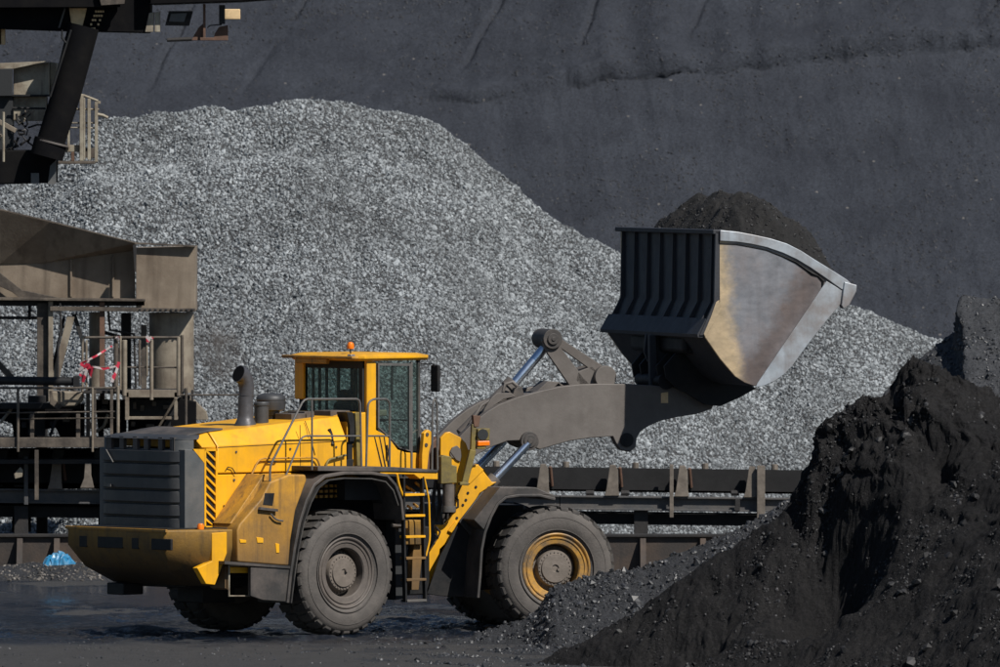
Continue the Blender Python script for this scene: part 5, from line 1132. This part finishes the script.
b = MB(); wpoly(b, [(98,-8),(126,-8),(124,4),(101,5.5)], GY-.45, .2); T.part('motor_guard', b, 'steel')
b = MB(); wpoly(b, [(149,13),(154,12),(153,32),(145,32)], GY-.05, .3); wpoly(b, [(155,12),(160,12),(160,32),(154.5,32)], GY-.05, .3); T.part('end_plate', b, 'steel_pale')
b = MB()
for k_ in range(3): wb(b, -10+k_*3.2+3*k_*.3, 28.5, -7.6+k_*3.2+6, 44.5, GY+.3, .3)
T.part('vent_box', b, 'tan')
# hanging lamp frame, bracket arm, lamp box
b = MB(); wpoly(b, [(169,11),(193,11),(189,26),(165,25.5)], GY+.1, .12); T.part('lamp_frame', b, 'steel_dark'); b = MB(); wpoly(b, [(171,14),(187,13),(184,22),(169,21.5)], GY+.05, .04); T.part('lamp_glass', b, 'grey_panel', bevel=0)
b = MB(); wb(b, 203, 4, 205.5, 39, GY, .1); wb(b, 200, 37.5, 214, 40.5, GY-.05, .15); T.part('hanging_bracket', b, 'rust')
b = MB(); wpoly(b, [(191,40.5),(199,27),(204,23),(203,40.5)], GY+.1, .06); wpoly(b, [(215,33),(219,27),(228,25),(228,40.5),(213,40.5)], GY+.1, .06); T.part('bracket_plate', b, 'rust')
b = MB(); b.tube([W(167,40,GY),W(192,39,GY)], .035, 8); T.part('bracket_arm', b, 'steel_dark'); b = MB(); wb(b, 219, 5, 225, 24, GY, .12); T.part('lamp_mount', b, 'steel_dark')
b = MB(); wb(b, 224.5, 9, 240, 19.5, GY-1.1, .3); T.part('lamp_box', b, 'tan', bevel=.015)
b = MB(); b.tube([W(207,28,GY),W(210,25.5,GY),W(222,24.5,GY)], .012, 6); T.part('cable', b, 'steel_dark')
# slanted tube
b = MB(); b.tube([W(84,26,GY-.3),W(66,95,GY-.3),W(48,150,GY-.3)], .26, 28, .235); tb = T.part('slanted_tube', b, 'soot', bevel=0)
b = MB(); b.tube([W(51,140,GY-.3),W(46.5,157,GY-.3)], .28, 24); T.part('tube_collar', b, 'soot', parent=tb)
b = MB(); b.tube([W(51.8,141.5,GY-.3),W(51.3,143.5,GY-.3)], .292, 28); T.part('tube_ring', b, 'arm', parent=tb)
b = MB(); b.tube([W(62,30,GY-.6),W(62,38,GY-.6),W(66,43,GY-.6)], .02, 6); b.tube([W(71,30,GY-.6),W(50,97,GY-.6)], .022, 6); T.part('cable', b, 'black')
b = MB(); wpoly(b, [(-60,150),(52,150),(56,160),(56,183),(-60,186)], GY-.1, 1.0); T.part('base_housing', b, 'soot', bevel=.03)
b = MB(); wb(b, 31, 173, 39, 183.5, GY-.15, .04); wpoly(b, [(50,166),(56,160),(56,184),(48,184)], GY-.15, .04); T.part('base_plate', b, 'grey_panel', bevel=0)
# cabin
b = MB(); wpoly(b, [(13.5,68),(49,62),(49,95),(13.5,95)], GY+.4, .9); cb_ = T.part('cabin', b, 'steel_pale'); b = MB(); wpoly(b, [(50,62),(57,63),(57,150),(50,150)], GY+.7, .9); T.part('cabin_side', b, 'steel_pale', parent=cb_)
b = MB(); wpoly(b, [(-60,70),(12,68.5),(12,96),(-60,96)], GY+.15, .2); wpoly(b, [(-60,96),(13,96),(13,150),(-60,150)], GY+.3, .5); T.part('cabin_shadowed_end', b, 'interior', parent=cb_)  # near-black material puts the shade of this end into its colour
b = MB(); wpoly(b, [(-60,70),(13,69),(50,61),(40,61.5),(-20,64)], GY+.2, .3); T.part('cabin_roof', b, 'steel_pale', parent=cb_)
b = MB(); wb(b, 13.5, 96.5, 46, 121, GY+.42, .8); T.part('cabin_wall', b, 'steel_pale', parent=cb_); b = MB(); wb(b, 12, 94.5, 50, 96.5, GY+.25, .2); T.part('cabin_rail', b, 'black', parent=cb_)
T.part('cabin_rail', t_tube([(12,108),(46,108.5)], GY+.2, .02, 6), 'black')
rnd = random.Random(11)
for k_ in range(16):
    u = rnd.uniform(-4, 42); v = rnd.uniform(108, 148); pts = [(u, v)]
    for _ in range(3): u += rnd.uniform(-9, 9); v += rnd.uniform(-8, 10); pts.append((min(u,46), min(v,150)))
    T.part('cable', t_tube(pts, GY+rnd.uniform(-.1,.25), rnd.uniform(.012,.03), 6), rnd.choice(['black','steel','black','pipe']), bevel=0)
b = MB(); b.bar(W(-2,121,GY-.15), W(16,131,GY-.15), .08, .05); T.part('pale_arm', b, 'pipe'); T.part('railing_post', t_tube([(3.5,112),(3.5,162)], GY-.3, .025, 6), 'steel_pale')
# balcony railing right of the tube
for pts, r in (([(76,94.5),(84,95.5),(98,101)], .022), ([(70,109),(99,109.5)], .02), ([(68,123),(98,123)], .014), ([(68,127.5),(96,128)], .012), ([(95,114),(103,115.5),(108,118)], .03)): T.part('railing_bar', t_tube(pts, GY+.15, r, 8), 'steel_pale')
for u, v0, v1, w2 in ((68.5,112,148,1.2),(81.5,96,161,1.9),(84.3,98,160,.8),(89,99,160,1.6),(96.2,102,162,1.6),(99,101,104,1.5)): T.part('railing_post', wb(MB(), u-w2, v0, u+w2, v1, GY+.1, .08), 'steel_pale')
wbt('balcony_beam', 'steel_pale', 60, 145, 81, 152, GY+.2, .12); wbt('balcony_beam', 'steel', 58, 161, 95, 164, GY+.1, .8); wbt('balcony_post', 'rust', 71, 152, 74.5, 161, GY+.2, .1); wbt('balcony_toe_plate', 'steel', 84, 148, 95, 158, GY+.5, .05)

# --- thin exhaust smoke drifting left of the stack
sm = bpy.data.materials.new('diesel_smoke'); sm.use_nodes = True; N = sm.node_tree.nodes; L = sm.node_tree.links; N.remove(N['Principled BSDF'])
pv = N.new('ShaderNodeVolumePrincipled'); pv.inputs['Color'].default_value = (.22,.19,.17,1); L.new(pv.outputs[0], N['Material Output'].inputs['Volume'])
tc = N.new('ShaderNodeTexCoord'); n_ = N.new('ShaderNodeTexNoise'); n_.inputs['Scale'].default_value = 2.6; n_.inputs['Detail'].default_value = 3; n_.inputs['Distortion'].default_value = .6; L.new(tc.outputs['Object'], n_.inputs[0])
ln = N.new('ShaderNodeVectorMath'); ln.operation = 'LENGTH'; L.new(tc.outputs['Object'], ln.inputs[0])
fo = N.new('ShaderNodeMapRange'); fo.inputs[1].default_value = .25; fo.inputs[2].default_value = .95; fo.inputs[3].default_value = 1; fo.inputs[4].default_value = 0; L.new(ln.outputs['Value'], fo.inputs[0])
nr = N.new('ShaderNodeMapRange'); nr.inputs[1].default_value = .42; nr.inputs[2].default_value = .72; L.new(n_.outputs[0], nr.inputs[0])
mu = N.new('ShaderNodeMath'); mu.operation = 'MULTIPLY'; L.new(fo.outputs[0], mu.inputs[0]); L.new(nr.outputs[0], mu.inputs[1])
m2 = N.new('ShaderNodeMath'); m2.operation = 'MULTIPLY'; m2.inputs[1].default_value = 5.5; L.new(mu.outputs[0], m2.inputs[0]); L.new(m2.outputs[0], pv.inputs['Density'])
bm = bmesh.new(); bmesh.ops.create_icosphere(bm, subdivisions=3, radius=1); me = bpy.data.meshes.new('exhaust_smoke'); bm.to_mesh(me); bm.free(); me.materials.append(sm)
o = bpy.data.objects.new('exhaust_smoke', me); COL.objects.link(o); o.location = W(217, 352, 202.2); o.scale = (.50,.45,.62); o.rotation_euler = (0,-.35,0)
tag(o, 'thin brown exhaust smoke drifting beside the curved exhaust pipe', 'smoke', kind='stuff')
